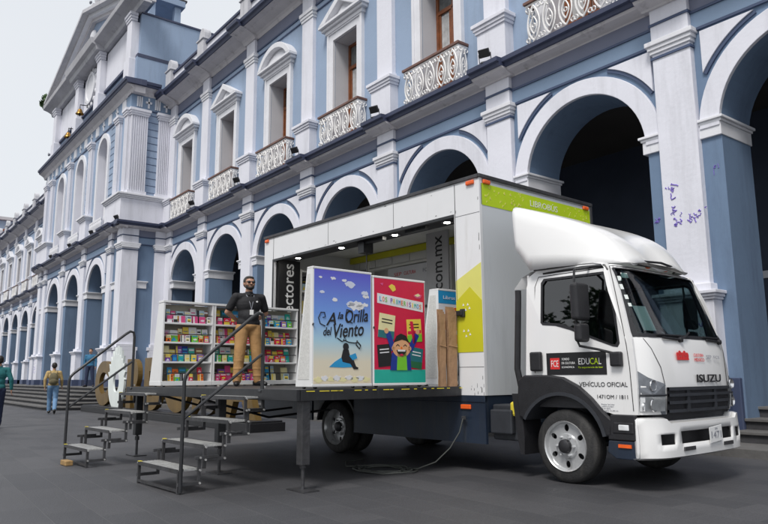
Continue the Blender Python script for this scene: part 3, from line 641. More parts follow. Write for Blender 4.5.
# ------------------------------------------------------------------ the truck (T frame: X forward, Y away from the camera side)
TF = Matrix.Translation((-5.2, 6.59, 0)) @ Matrix.Rotation(R(2.88), 4, 'Z')
truck = thing('box_truck', 'white bookmobile box truck with its side wall folded down into a stage', 'truck', (0, 1.1, 0), 0, F=TF)
def T(mb, name, mt, par=None, **kw): return mb.build(name, mt, par or truck, TF, **kw)
HW, YC = 1.09, 1.11
ROWS = [(.80, 1.10, 1.0), (.95, 1.115, 1.0), (1.09, 1.12, 1.0), (1.30, 1.105, 1.0), (1.5, 1.075, 1.0), (1.60, 1.05, .998), (1.66, 1.03, .995), (1.9, .945, .985), (2.15, .855, .968), (2.36, .775, .95), (2.43, .735, .94), (2.475, .67, .925), (2.50, .55, .915), (2.515, .3, .91), (2.52, -.1, .905), (2.50, -.36, .90), (2.44, -.46, .905), (2.3, -.5, .93)]
TS = [-1, -.985, -.96, -.92, -.87, -.8, -.6, -.35, 0, .35, .6, .8, .87, .92, .96, .985, 1]
def cab_pt(row, t, off=0.0):
    z, xc, hw = row
    d = min(1, max(0, (z-2.3)/.25)); sx = 1-d*.65
    x = xc-(.045*t*t+.15*abs(t)**9)*sx
    return (x+off, YC+HW*hw*t, z)
def cab_at(z, t, off=0.0):
    for a, b in zip(ROWS, ROWS[1:]):
        if a[0] <= z <= b[0] and a[1] >= b[1]-.03:
            f = (z-a[0])/(b[0]-a[0]+1e-9); return cab_pt((z, a[1]+(b[1]-a[1])*f, a[2]+(b[2]-a[2])*f), t, off)
    return cab_pt(ROWS[0], t, off)
mb = MB(); nT = len(TS)
vs_ = [cab_pt(r, t) for r in ROWS for t in TS]; fs_ = []
for i in range(len(ROWS)-1):
    for j in range(nT-1):
        if 6 <= i <= 9 and 3 <= j < nT-4: continue                      # windscreen opening
        fs_.append((i*nT+j, i*nT+j+1, (i+1)*nT+j+1, (i+1)*nT+j))
mb.add(vs_, fs_)
mb.box(-.50, -.47, .12, 2.1, 1.1, 2.46)
cab_front = T(mb, 'cab_shell', 'truck_white', smooth=True)
# side panels with window opening and wheel arch
side = [(-.5, 1.22), (-.5, 2.3), (-.46, 2.44), (-.36, 2.5), (.55, 2.5), (.63, 2.475), (.66, 2.43), (.70, 2.36), (.785, 2.15), (.85, 1.9), (.905, 1.66), (.93, 1.6), (.94, 1.5), (.955, 1.3), (.96, 1.09), (.95, .80), (.66, .80), (.55, .83), (.42, .97), (.26, 1.1), (.05, 1.2), (-.15, 1.22)]
win = [(-.27, 1.85), (-.28, 2.34), (-.24, 2.39), (.58, 2.385), (.62, 2.36), (.66, 2.25), (.74, 1.9), (.785, 1.56), (.76, 1.52), (.70, 1.53), (.4, 1.64), (.15, 1.74), (-.05, 1.80), (-.24, 1.82)]
def tilt(z): return HW*(1-sum([ (1-.905)*max(0, min(1, (z-1.5)/1.0))**1.25 ]))
def side_fix(me, s):      # near: s=-1
    for v in me.vertices:
        x, zz, n = v.co; y = YC+s*(tilt(zz)+ (n-.03)); v.co = (x, y, zz)
    return me
def inset(pts, d):
    cx = sum(p[0] for p in pts)/len(pts); cy = sum(p[1] for p in pts)/len(pts); return [(cx+(p[0]-cx)*(1-d/abs(p[0]-cx) if abs(p[0]-cx) > .1 else 1), cy+(p[1]-cy)*(1-d/abs(p[1]-cy) if abs(p[1]-cy) > .1 else 1)) for p in pts]
for s in (-1, 1):
    mb = MB(); mb.merge(side_fix(plate(side, [win], .03), s)); T(mb, 'cab_side', 'truck_white')
    mb = MB(); me = plate(win, [inset(win, .028)], .012); me.transform(Matrix.Translation((0, 0, .022))); mb.merge(side_fix(me, s)); T(mb, 'window_seal', 'black_pl')
    mb = MB(); me = plate(inset(win, .02), [], .006); me.transform(Matrix.Translation((0, 0, .008))); mb.merge(side_fix(me, s)); T(mb, 'side_window', 'side_glass')
    # door seam
    mb = MB(); y = lambda z: YC+s*(tilt(z)+.0015)
    mb.tube([(.90, y(.84), .84), (.885, y(1.3), 1.3), (.86, y(1.55), 1.55), (.80, y(1.85), 1.85), (.72, y(2.2), 2.2), (.66, y(2.44), 2.44)], .005, 4)
    mb.tube([(-.36, y(1.25), 1.25), (-.37, y(2.3), 2.3), (-.32, y(2.42), 2.42), (.6, y(2.43), 2.43)], .005, 4)
    T(mb, 'door_seam', 'black_pl')
    mb = MB(); yy = YC+s*HW; mb.box(-.40, -.235, yy+s*.03-.028, yy+s*.03+.028, 1.27, 1.50); T(mb, 'door_handle', 'black_pl', bevel=.02)
    # gutter strip and black wing trim
    mb = MB(); mb.tube([(-.25, y(2.455)-.0, 2.455), (.3, y(2.465), 2.465), (.60, y(2.45), 2.45), (.64, y(2.40), 2.40)], [.012, .02, .02, .01], 6); T(mb, 'rain_gutter', 'black_pl')
# windscreen glass and its black border
def screen(t0, t1, z0, z1, off, nu=14, nv=8): return [[cab_at(z0+(z1-z0)*i/nv, t0+(t1-t0)*j/nu, off) for j in range(nu+1)] for i in range(nv+1)]
def grid(mb, g, skip=None):
    n = len(g[0]); mb.add([p for r in g for p in r], [(i*n+j, i*n+j+1, (i+1)*n+j+1, (i+1)*n+j) for i in range(len(g)-1) for j in range(n-1) if not (skip and skip(i, j))])
    return mb
mb = grid(MB(), screen(-.935, .935, 1.64, 2.44, -.004)); ws = T(mb, 'windscreen', 'windshield', smooth='all')
mb = grid(MB(), screen(-.95, .95, 1.625, 2.455, .004, 38, 20), lambda i, j: 1 <= i < 19 and 1 <= j < 37); T(mb, 'windscreen_seal', 'black_pl', par=ws)
mb = MB()
for (t, z, w_, h_) in ((-.86, 2.30, .022, .028), (-.87, 2.2, .018, .03), (-.78, 2.34, .05, .03), (-.86, 2.08, .02, .025), (-.85, 1.99, .022, .02)):
    p = [cab_at(z+b*h_, t+a*w_, -.010) for a, b in ((-1, -1), (1, -1), (1, 1), (-1, 1))]; mb.add(p, [(0, 1, 2, 3)])
T(mb, 'windscreen_stickers', 'mint', par=ws)
mb = MB(); p = [cab_at(z, t, -.012) for t, z in ((-.80, 1.70), (-.60, 1.70), (-.63, 1.98), (-.83, 1.98))]; mb.add(p, [(0, 1, 2, 3)]); pp = T(mb, 'paper_permit', 'board_white', par=ws)
mb = MB()
for k in range(2):
    t0 = -.55+k*.95
    a = Vector(cab_at(1.61, t0+.30, .02)); b = Vector(cab_at(1.63, t0, .025)); c = Vector(cab_at(1.70, t0+.55, .02)); 
    mb.tube([a, a.lerp(c, .5)+Vector((.012, 0, 0)), c], .011, 6); mb.tube([Vector(cab_at(1.655, t0-.12, .016)), Vector(cab_at(1.655, t0+.33, .02))], .013, 6); mb.tube([b+Vector((0,-.05,-.005)), a], .014, 6); mb.lathe([(-.03, .0), (-.03, .035), (.02, .03), (.03, 0)], a, 'X', 10)
    T(mb, 'wiper', 'black_pl'); mb = MB()
# cab interior: dark lining, dashboard, seats, steering wheel
mb = MB(); mb.box(-.465, -.44, .15, 2.07, 1.1, 2.4); mb.box(-.44, .6, .2, 2.0, 2.4, 2.43); mb.box(-.44, .95, .08, 2.14, .85, 1.2); T(mb, 'cab_lining', 'int_dark')
mb = MB(); mb.py([(.55, 1.2), (.62, 1.55), (.7, 1.62), (.93, 1.6), (.95, 1.2)], .12, 2.1); T(mb, 'dashboard', 'dark_pl', bevel=.03)
for y0, w_ in ((.25, .5), (1.0, .4), (1.45, .5)):
    mb = MB(); mb.box(-.38, .12, y0, y0+w_, 1.2, 1.38); mb.py([(-.42, 1.3), (-.46, 1.95), (-.36, 2.0), (-.26, 1.38)], y0, y0+w_); mb.box(-.42, -.32, y0+.12, y0+w_-.12, 1.98, 2.16); T(mb, 'seat', 'dark_pl', bevel=.04)
sw = MB(); rm = Matrix.Rotation(R(62), 3, 'Y'); c0 = Vector((.42, 1.68, 1.66))
sw.tube([c0+rm @ Vector((.21*cos(a*pi/12), .21*sin(a*pi/12), 0)) for a in range(25)], .016, 6)
for a in (0, 2.1, 4.2): sw.tube([c0, c0+rm @ Vector((.2*cos(a), .2*sin(a), 0))], .015, 5)
sw.tube([c0, (.75, 1.68, 1.4)], .03, 6); T(sw, 'steering_wheel', 'black_pl')
# front: grille, lamps, panels
mb = grid(MB(), screen(-.68, .68, .80, 1.085, .008, 14, 3)); gr = T(mb, 'grille', 'black_pl')
mb = MB()
for z in (.83, .92, 1.0, 1.065):
    h_ = .016
    for j in range(14):
        t0, t1 = -.67+1.34*j/14, -.67+1.34*(j+1)/14
        a, b = cab_at(z, t0, .03), cab_at(z, t1, .03); mb.add([(a[0], a[1], z-h_), (b[0], b[1], z-h_), (b[0], b[1], z+h_), (a[0], a[1], z+h_), (a[0]-.03, a[1], z-h_), (b[0]-.03, b[1], z-h_), (b[0]-.03, b[1], z+h_), (a[0]-.03, a[1], z+h_)], [(0, 1, 2, 3), (4, 5, 1, 0), (3, 2, 6, 7)])
for t in (-.3, .3): p = cab_at(.94, t, .026); mb.box(p[0]-.03, p[0], p[1]-.03, p[1]+.03, .82, 1.07)
T(mb, 'grille_slats', 'dark_pl', par=gr)
for s in (-1, 1):
    def q(t, z, o): return cab_at(z, s*t, o)
    mb = MB(); ring = [(.70, .80), (.70, 1.12), (.90, 1.19), (.985, 1.27), (.998, 1.1), (.998, .80)]
    cxy = (.87, 1.0); o_ = [q(t, z, .012) for t, z in ring]; mb.add(o_+[q(.87, 1.0, .02)], [(i, (i+1) % 6, 6) for i in range(6)])
    hl_ = T(mb, 'headlight', 'lamp_dark')
    mb = MB()
    for t, z, rr in ((.87, 1.105, .058), (.865, .90, .066), (.945, .885, .045)):
        c = Vector(q(t, z, .006)); mb.lathe([(.012, rr*1.08), (.02, rr), (.0, rr*.75), (-.02, rr*.35), (-.022, 0)], c, 'X', 20)
    T(mb, 'reflector_bowl', 'chrome', par=hl_, smooth=True)
    mb = MB()
    g = [[q(.72+.255*i/6, .83+(.165)*j/4, .032 if i < 5 else .028-.012*(i-4)) for i in range(7)] for j in range(5)]
    grid(mb, g); T(mb, 'lens_cover', 'clear_cover', par=hl_, smooth=True)
    mb = MB(); grid(mb, [[q(.72+.255*i/6, .835+(.155)*j/4, .017 if i < 5 else .014) for i in range(7)] for j in range(5)]); T(mb, 'lower_housing', 'lens', par=hl_)
    mb = MB(); mb.tube([q(.71+.27*i/8, 1.005, .02) for i in range(9)], .012, 6); T(mb, 'divider', 'dark_pl', par=hl_)
# front panel seam lines
mb = MB()
for s in (-1, 1): mb.tube([cab_at(1.10, s*.69, .002), cab_at(1.3, s*.72, .002), cab_at(1.5, s*.8, .002), cab_at(1.61, s*.86, .002)], .004, 4)
T(mb, 'panel_seam', 'black_pl')
# bumper
def bump_x(t, e=0): return 1.17-.05*t*t-.17*abs(t)**10+e
mb = MB(); zs_ = [.335, .36, .5, .66, .735, .745]; oo = [-.05, 0, .02, .0, -.02, -.07]; tb = [-1+2*i/40 for i in range(41)]
def hole(t, z): return (abs(t) < .50 and .49 < z < .62) or (.62 < abs(t) < .84 and .49 < z < .60)
zz_ = [.335, .36, .42, .49, .545, .60, .62, .68, .705, .72]
def bz(z, t): 
    return z+(.045 if z > .69 and abs(t) > .70 else 0)+(.004 if z > .69 else 0)
def bo(z): return -.06 if z < .34 else (-.05 if z > .715 else .012-.15*abs(z-.5)**1.6)
g = [[(bump_x(t, bo(z)), YC+1.115*t, bz(z, t)) for t in tb] for z in zz_]
grid(mb, g, lambda i, j: (3 <= i <= 5 and abs((tb[j]+tb[j+1])/2) < .53) or (3 <= i <= 4 and .64 < abs((tb[j]+tb[j+1])/2) < .84))
for s in (-1, 1):
    e = [(bump_x(s, bo(z)), YC+1.115*s, bz(z, s)) for z in zz_]; mb.add(e+[(.91, YC+1.10*s, z) for _, _, z in e], [(i, i+1, i+11, i+10) for i in range(9)])
e = [(bump_x(t, -.05), YC+1.115*t, bz(.72, t)) for t in tb]; mb.add(e+[(.9, p[1], p[2]) for p in e], [(i, i+1, i+42, i+41) for i in range(40)])
bp = T(mb, 'bumper', 'truck_white', smooth=True)
sm = bp.modifiers.new('thick', 'SOLIDIFY'); sm.thickness = .02; sm.offset = -1
mb = MB(); mb.box(.80, 1.0, .22, 2.0, .4, .80); T(mb, 'bumper_backing', 'int_dark', par=bp)
for t in (-.42, .42):
    p = bump_x(t, .016); mb = MB(); mb.box(p-.01, p+.006, YC+1.115*t-.12, YC+1.115*t+.12, .415, .455); T(mb, 'slot', 'steel', par=bp)
pl = Matrix.Translation((bump_x(.1)+.035, YC+.12, .555)) @ Matrix.Rotation(R(4), 4, 'X')
mb = MB(); mb.obox((bump_x(.1)+.028, YC+.12, .555), .008, .31, .175, Matrix.Rotation(R(4), 3, 'X')); lp = T(mb, 'licence_plate', 'board_white', bevel=.004)
tm = face_pX(bump_x(.1)+.034, YC+.12, .55)
words('1471', 'plate_lettering', 'text_grey', lp, tm @ Matrix.Translation((0, .0, 0)), TF, w=.24, h=.075)
words('OM', 'plate_lettering', 'text_grey', lp, tm @ Matrix.Translation((0, .065, 0)), TF, w=.06, h=.02)
# badge and decals on the front
c = cab_at(1.19, .2, .006); words('ISUZU', 'badge', 'black_pl', truck, face_pX(c[0]+.008, c[1], 1.175), TF, w=.60, h=.09, ext=.006, off=.02)
c = cab_at(1.43, -.2, .006)
TM = face_pX(c[0]+.008, 0, 1.42) @ Matrix.Rotation(R(-7), 4, 'X')
words('SEP', 'front_lettering', 'text_grey', truck, TM @ Matrix.Translation((1.42, 0, .004)), TF, w=.13, h=.045)
words('CULTURA', 'front_lettering', 'red', truck, TM @ Matrix.Translation((1.18, .02, 0)), TF, w=.24, h=.035)
words('MÉXICO', 'front_lettering', 'red', truck, TM @ Matrix.Translation((1.18, -.03, 0)), TF, w=.24, h=.045)
words('FCE', 'front_lettering', 'text_grey', truck, TM @ Matrix.Translation((1.62, 0, .004)), TF, w=.15, h=.035)
mb = MB()
for i in range(5): mb.merge(plate(circ(.68+.055*i, .015+.02*(i % 2), .032, 10), (), .003), TM); mb.merge(plate([(.65+.055*i, -.04), (.705+.055*i, -.04), (.70+.055*i, .0), (.655+.055*i, .0)], (), .0025), TM)
T(mb, 'red_emblem', 'red')
# wheel arch, steps, lower side
def arcp(r_, a0, a1, n=16, c=(0, .43)): return [(c[0]+r_*cos(R(a0+(a1-a0)*i/n)), c[1]+r_*sin(R(a0+(a1-a0)*i/n))) for i in range(n+1)]
fo = [(-.62, .95), (-.60, 1.17), (-.5, 1.225), (-.15, 1.225), (.05, 1.2), (.26, 1.1), (.42, .97), (.55, .83), (.66, .74), (.66, .56)]
for s in (-1, 1):
    y0 = YC+s*1.075; y1 = YC+s*1.13
    mb = MB(); mb.py(fo+arcp(.58, 13, 152)+[(-.60, .72)], min(y0, y1), max(y0, y1)); fd = T(mb, 'fender', 'black_pl', bevel=.02)
    mb = MB(); fr = arcp(.6, 13, 152); fq = arcp(.56, 13, 152); mb.py(fr+fq[::-1], min(YC+s*.6, YC+s*1.145), max(YC+s*.6, YC+s*1.145)); T(mb, 'fender_lip', 'dark_pl', par=fd)
    mb = MB(); mb.py([(.60, .53), (.64, .80), (.93, .80), (.935, .73), (.925, .53)], min(y0, y1), max(y0, y1)); mb.py([(.66, .60), (.68, .72), (.91, .72), (.91, .60)], min(y0, YC+s*1.139), max(y0, YC+s*1.139)); T(mb, 'step_panel', 'black_pl', bevel=.012)
    mb = MB(); mb.box(.74, .86, min(YC+s*1.13, YC+s*1.15), max(YC+s*1.13, YC+s*1.15), .635, .695); T(mb, 'marker_lamp', 'lens', bevel=.008)
    mb = MB(); mb.py([(.58, .40), (.60, .525), (.915, .525), (.915, .335), (.68, .335)], min(y0, YC+s*1.12), max(y0, YC+s*1.12)); T(mb, 'lower_step', 'navy', bevel=.01)
    mb = MB(); mb.box(.72, .87, min(YC+s*1.12, YC+s*1.135), max(YC+s*1.12, YC+s*1.135), .455, .49); T(mb, 'side_reflector', 'orange')
    mb = MB(); mb.py([(-.66, .5), (-.72, 1.0), (-.6, 1.0), (-.55, .5), (-.56, .28), (-.62, .28)], min(YC+s*.75, YC+s*1.1), max(YC+s*.75, YC+s*1.1)); T(mb, 'mudflap', 'black_pl')
def wheel(x, y, s, name='wheel', dual=False):       # s=-1: outer face towards -Y
    c = Vector((x, y, .415)); r_ = .415; wd = .24
    mb = MB(); prof = [(0, .27), (0, .30), (.005, .36), (.02, .395), (.04, r_-.005), (.07, r_), (wd-.07, r_), (wd-.04, r_-.005), (wd-.02, .395), (wd, .36), (wd, .27)]
    mb.lathe([(-s*a, b) for a, b in prof], c, 'Y', 48); w_ = T(mb, name, 'rubber', smooth=True)
    mb = MB()
    for a in (.09, .12, .15): mb.lathe([(-s*(a-.004), r_+.001), (-s*(a+.004), r_+.001)], c, 'Y', 48)
    T(mb, 'tread_groove', 'black_pl', par=w_)
    hs = [[(.205*cos(a)+.042*cos(a)*cos(q)-.030*sin(a)*sin(q), .205*sin(a)+.042*sin(a)*cos(q)+.030*cos(a)*sin(q)) for q in [2*pi*k/14 for k in range(14)]] for a in [R(30+60*i) for i in range(6)]]
    me = plate(circ(0, 0, .262, 48), hs, .012)
    T_ = Matrix(((1, 0, 0, x), (0, 0, s, y-s*(.055 if not dual else .13)), (0, 1, 0, c.z), (0, 0, 0, 1)))
    for v in me.vertices:
        rr = (v.co.x**2+v.co.y**2)**.5; v.co.z += .0
    mb = MB(); mb.merge(me, T_); d0 = .0
    mb.lathe([(-s*.11, .245), (-s*.03, .258), (s*.006, .272), (s*.012, .281), (-s*.004, .286), (-s*.02, .275)], c, 'Y', 48)
    q0 = -s*(.055 if not dual else .13)
    mb.lathe([(q0+s*.012, .145), (q0+s*.04, .135), (q0+s*.045, .08)], c, 'Y', 32)
    rim = T(mb, 'rim', 'rim', par=w_, smooth=True)
    mb = MB(); mb.lathe([(-s*.14, .25), (-s*.14, 0)], c, 'Y', 24); T(mb, 'brake_drum', 'int_dark', par=w_)
    mb = MB(); mb.lathe([(q0+s*.03, .085), (q0+s*.085, .075), (q0+s*.10, .05), (q0+s*.10, 0)], c, 'Y', 20); T(mb, 'hub', 'hub', par=w_, smooth=True)
    mb = MB()
    for i in range(6): a = R(60*i); mb.lathe([(q0+s*.04, .017), (q0+s*.075, .015), (q0+s*.078, 0)], c+Vector((.112*cos(a), 0, .112*sin(a))), 'Y', 6)
    T(mb, 'lug_nuts', 'rim', par=w_)
for s, y in ((-1, .045), (1, 2.175)): wheel(0, y, s)
for s, y in ((-1, .06), (1, 2.36)):
    wheel(-4.46, y, s, dual=True); wheel(-4.46, y-s*.29, s, dual=True)
mb = MB(); mb.cyl((0, .2, .415), (0, 2.0, .415), .06, 10); mb.cyl((-4.46, .3, .415), (-4.46, 2.1, .415), .09, 10); mb.ell((-4.46, 1.15, .42), .2, .2, .2); T(mb, 'axle', 'int_dark')
mb = MB()
for y in (.75, 1.5): mb.box(-6.6, .7, y, y+.08, .62, .85)
mb.box(-.4, .7, .5, 1.7, .45, 1.0); mb.box(-6.65, -1.2, .3, 2.2, .85, .95); T(mb, 'chassis', 'navy')
mb = MB(); mb.cyl((-2.0, 1.6, .5), (-1.0, 1.6, .5), .13, 14); mb.box(-3.3, -2.3, 1.7, 2.25, .38, .8); T(mb, 'exhaust_and_tank', 'steel')
# mirrors
for s in (-1, 1):
    ym = YC+s*1.30
    mb = MB(); mb.box(.40, .50, ym-.13, ym+.13, 1.82, 2.24); mr_ = T(mb, 'mirror', 'black_pl', bevel=.035, seg=3)
    mb = MB(); mb.box(.41, .50, ym-.10, ym+.10, 1.58, 1.79); T(mb, 'lower_mirror', 'black_pl', par=mr_, bevel=.035, seg=3)
    mb = MB(); yb = YC+s*1.085
    mb.tube([(.40, YC+s*1.0, 2.45), (.385, ym-s*.02, 2.40), (.385, ym, 2.2), (.385, ym, 1.62), (.42, ym, 1.54), (.56, YC+s*1.16, 1.50), (.72, yb, 1.45)], .015, 8); T(mb, 'mirror_arm', 'black_pl', par=mr_)
    mb = MB(); mb.box(.68, .82, min(yb, YC+s*1.15), max(yb, YC+s*1.15), 1.31, 1.47); T(mb, 'arm_bracket', 'black_pl', par=mr_, bevel=.02)
# air deflector on the cab roof
mb = MB(); N1, N2 = 26, 30
SEC = [(-1, 0), (-1.0, .25), (-.998, .5), (-.992, .72), (-.98, .86), (-.955, .94), (-.91, .985), (-.82, 1.0), (-.6, 1.01), (-.3, 1.0), (0, .995)]
SEC = SEC+[(-a, b) for a, b in SEC[-2::-1]]
def defl(s, a, c):
    zt = 3.38-(.50*s+.02*s*s+.32*s**6); zb_ = 2.80-1.9*s if s < .15 else 2.505
    hw = 1.10-.05*s-.36*s**3.2; x = -.58+1.33*s-.05*c*(1-s)
    dip = -.05*max(0, s-.2)*max(0, 1-(a/.5)**2)*2; rake = .22*s*s*c*abs(a)**4
    return (x, YC+hw*a*(1-.12*s*c), zb_+(zt-zb_)*c+(dip if c > .9 else 0)-rake*.35)
g = [[defl(i/N1, a_, c_) for a_, c_ in SEC] for i in range(N1+1)]
grid(mb, g); mb.add(g[-1], [tuple(range(len(SEC)))])
fr_ = T(mb, 'air_deflector', 'truck_white', smooth=True)
sm = fr_.modifiers.new('thick', 'SOLIDIFY'); sm.thickness = .015; sm.offset = -1
mb = MB()
for s in (-1, 1): mb.box(-.45, .2, YC+s*.9-.02, YC+s*.9+.02, 2.47, 2.55)
mb.tube([(.12, .16, 2.515), (.45, .25, 2.52), (.70, .60, 2.545), (.76, YC, 2.56), (.70, 1.62, 2.545), (.45, 1.97, 2.52)], .014, 6); T(mb, 'deflector_seal', 'black_pl', par=fr_)
for y in (.9, 1.32):
    mb = MB(); mb.ell((.70, y, 2.50), .03, .05, .025, nu=10, nv=6); T(mb, 'roof_marker', 'orange', smooth=True)
# decals on the door
yd = YC-1.09-.003
DM = face_mY(0, yd-.003, 0)
mb = MB(); mb.box(-.185, .61, yd-.002, yd+.006, 1.225, 1.48); sg = T(mb, 'door_sign', 'black_print')
mb = MB(); mb.merge(plate([(-.13, 1.29), (.0, 1.29), (.0, 1.42), (-.13, 1.42)], (), .002), face_mY(0, yd-.003, 0)); T(mb, 'red_square', 'red', par=sg)
words('FCE', 'sign_lettering', 'text_white', sg, face_mY(-.065, yd-.006, 1.355), TF, w=.10, h=.075)
for i, t_ in enumerate(('FONDO', 'DE CULTURA', 'ECONÓMICA')):
    words(t_, 'sign_lettering', 'text_white', sg, face_mY(.03+(.055, .09, .085)[i], yd-.004, 1.405-.045*i), TF, w=(.10, .18, .17)[i], h=.026)
words('EDU', 'sign_lettering', 'text_white', sg, face_mY(.33, yd-.004, 1.375), TF, w=.145, h=.07)
words('CA', 'sign_lettering', 'lime', sg, face_mY(.46, yd-.004, 1.375), TF, w=.105, h=.07)
words('L', 'sign_lettering', 'text_white', sg, face_mY(.535, yd-.004, 1.375), TF, w=.03, h=.07)
words('Tu experiencia de leer', 'sign_lettering', 'lime', sg, face_mY(.41, yd-.004, 1.305), TF, w=.32, h=.026)
words('VEHÍCULO OFICIAL', 'door_lettering', 'text_dark', truck, face_mY(.55, yd-.001, 1.125), TF, w=.60, h=.062)
words('1471OM / 1811', 'door_lettering', 'text_dark', truck, face_mY(.66, yd-.001, .985), TF, w=.37, h=.042)
for i, t_ in enumerate(('Peso bruto', 'vehicular', 'Largo', 'Ancho 2.20 m', 'Alto')):
    words(t_, 'door_lettering', 'text_grey', truck, face_mY(.60+(.0, -.005, -.02, .02, -.03)[i], yd-.001, .905-.022*i), TF, w=(.16, .15, .1, .2, .08)[i], h=.011)

# ---- cargo box, open on the near side
BX0, BX1, BY1, BZ0, BZ1 = -6.70, -1.15, 2.66, .97, 3.88
mb = MB(); mb.box(BX1-.06, BX1, .012, BY1, BZ0, BZ1); fw_ = T(mb, 'front_wall', 'box_grey')
mb = MB(); mb.box(BX0+.0, BX0+.06, .012, BY1, BZ0, BZ1); T(mb, 'rear_wall', 'panel_white')
mb = MB(); mb.box(BX0+.06, BX1-.06, BY1-.05, BY1, BZ0, BZ1); T(mb, 'far_wall', 'int_white')
mb = MB(); mb.box(BX0, BX1, 0, BY1, BZ1-.04, BZ1+.012); T(mb, 'roof', 'panel_white')
mb = MB(); mb.box(BX0+.02, BX1-.02, .02, BY1-.02, BZ0-.02, BZ0+.07); T(mb, 'floor', 'dark_pl')
mb = MB(); mb.merge(plate([(BX0, BZ0), (BX1+.004, BZ0), (BX1+.004, BZ1), (BX0, BZ1)], [[(-6.35, 1.05), (-6.35, 3.44), (-1.62, 3.44), (-1.62, 1.05)]], .05), face_mY(0, .05, 0))
sw_ = T(mb, 'side_frame', 'panel_white')
mb = MB()
for x in (-6.37, -1.60): mb.box(x-.004, x+.004, -.004, .0, 1.0, 3.86)
mb.box(-4.6, -4.594, -.003, 0, 3.46, 3.86); mb.box(-2.9, -2.894, -.003, 0, 3.46, 3.86); mb.box(-1.13-.47, -1.15, -.003, 0, 3.395, 3.399); mb.box(-1.6, -1.15, -.003, 0, 1.335, 1.339)
T(mb, 'panel_joint', 'dark_pl', par=sw_)
mb = MB(); mb.box(BX0-.02, BX1+.02, -.02, .03, BZ1-.005, BZ1+.045); mb.box(BX1-.02, BX1+.025, -.02, BY1+.02, BZ1-.005, BZ1+.045); mb.box(BX1-.015, BX1+.018, BY1-.03, BY1+.02, BZ0, BZ1)
T(mb, 'roof_edge', 'steel', bevel=.006)
mb = MB(); mb.box(-6.35, -1.62, -.012, .045, 3.40, 3.44); mb.box(-6.39, -6.35, -.01, .045, 1.05, 3.44); T(mb, 'opening_frame', 'black_steel')
for x, y, dx, dy in ((-1.30, -.015, .12, .03), (-6.6, -.015, .1, .03), (-1.135, .14, .03, .12), (-1.135, 2.5, .03, .12)):
    mb = MB(); mb.box(x-dx*.6, x+dx*.6, y-dy*.6, y+dy*.6, BZ1-.085, BZ1-.025); T(mb, 'corner_lamp', 'orange', bevel=.015)
# lime band on the front wall with white triangles and the word
GM = face_pX(BX1+.001, 0, 0)
mb = MB(); mb.merge(plate([(.03, 3.50), (2.62, 3.50), (2.62, 3.80), (.03, 3.80)], (), .003), GM); T(mb, 'lime_band', 'lime', par=fw_)
words('LIBROBÚS', 'band_lettering', 'text_white', fw_, face_pX(BX1+.005, 1.43, 3.70), TF, w=.66, h=.115, off=-.004)
mb = MB(); rr = random.Random(3)
for i in range(85):
    a = rr.uniform(.08, 2.58); b = 3.52+.25*rr.random()**1.0; sz = rr.uniform(.015, .04)
    if 1.0 < a < 1.85 and b > 3.58: continue
    mb.merge(plate([(a, b), (a+sz, b+sz*rr.choice((-.2, .9))), (a+sz*.3, b+sz)], (), .003), face_pX(BX1+.0035, 0, 0))
T(mb, 'band_triangles', 'pale_yellow', par=fw_)
# yellow decals on the near side pillars
SM = face_mY(0, -.001, 0)
def decal(pts, m, n=0): mb = MB(); mb.merge(plate(pts, (), .002), face_mY(0, -.001-.0025*n, 0)); T(mb, 'side_decal', m, par=sw_)
decal([(-1.615, 2.05), (-1.615, 2.50), (-1.152, 2.71), (-1.152, 2.05)], 'pale_yellow')
decal([(-1.615, 1.53), (-1.615, 2.22), (-1.36, 2.40), (-1.152, 2.20), (-1.152, 1.53)], 'olive_yellow', 1)
decal([(-6.68, 1.9), (-6.40, 1.9), (-6.40, 2.42), (-6.68, 2.2)], 'olive_yellow')
for z_ in (2.10, 1.75):
    for dx, dz in ((-.05, .05), (.03, .05), (-.01, -.02), (.06, .0)): decal([(-1.45+dx, z_+dz), (-1.415+dx, z_+dz+.005), (-1.435+dx, z_+dz+.035)], 'text_white', 2)
rw = random.Random(21); mb = MB()
for _ in range(46):
    a = rw.choice(((-6.69, -1.16, 3.80, 3.87), (-6.37, -1.6, 3.45, 3.50), (-1.61, -1.58, 1.0, 3.8), (-1.18, -1.155, 1.0, 3.8), (-1.6, -1.16, .98, 1.1)))
    x_, z_ = rw.uniform(a[0], a[1]), rw.uniform(a[2], a[3]); sx, sz = (rw.uniform(.01, .06), rw.uniform(.004, .012)) if a[1]-a[0] > 1 else (rw.uniform(.004, .01), rw.uniform(.02, .08))
    mb.merge(plate([(x_-sx/2, z_-sz/2), (x_+sx/2, z_-sz*.3), (x_+sx*.4, z_+sz/2), (x_-sx*.3, z_+sz*.4)], (), .0012), face_mY(0, -.0008, 0))
T(mb, 'paint_chips', 'steel', par=sw_)
# cargo door latch and hanging cord on the pillar
mb = MB(); mb.box(-1.66, -1.47, -.06, .0, 2.02, 2.09); mb.box(-1.52, -1.45, -.045, 0, 2.00, 2.11); T(mb, 'latch', 'black_steel', par=sw_, bevel=.01)
mb = MB(); mb.tube([(-1.57, -.05, 2.02), (-1.585, -.06, 1.7), (-1.56, -.05, 1.4), (-1.575, -.06, 1.15)]+[(-1.575+.02*cos(a), -.06, 1.12+.04*sin(a)) for a in (1.5, 3, 4.5, 6)], .006, 5); T(mb, 'hanging_cord', 'cable', par=sw_)
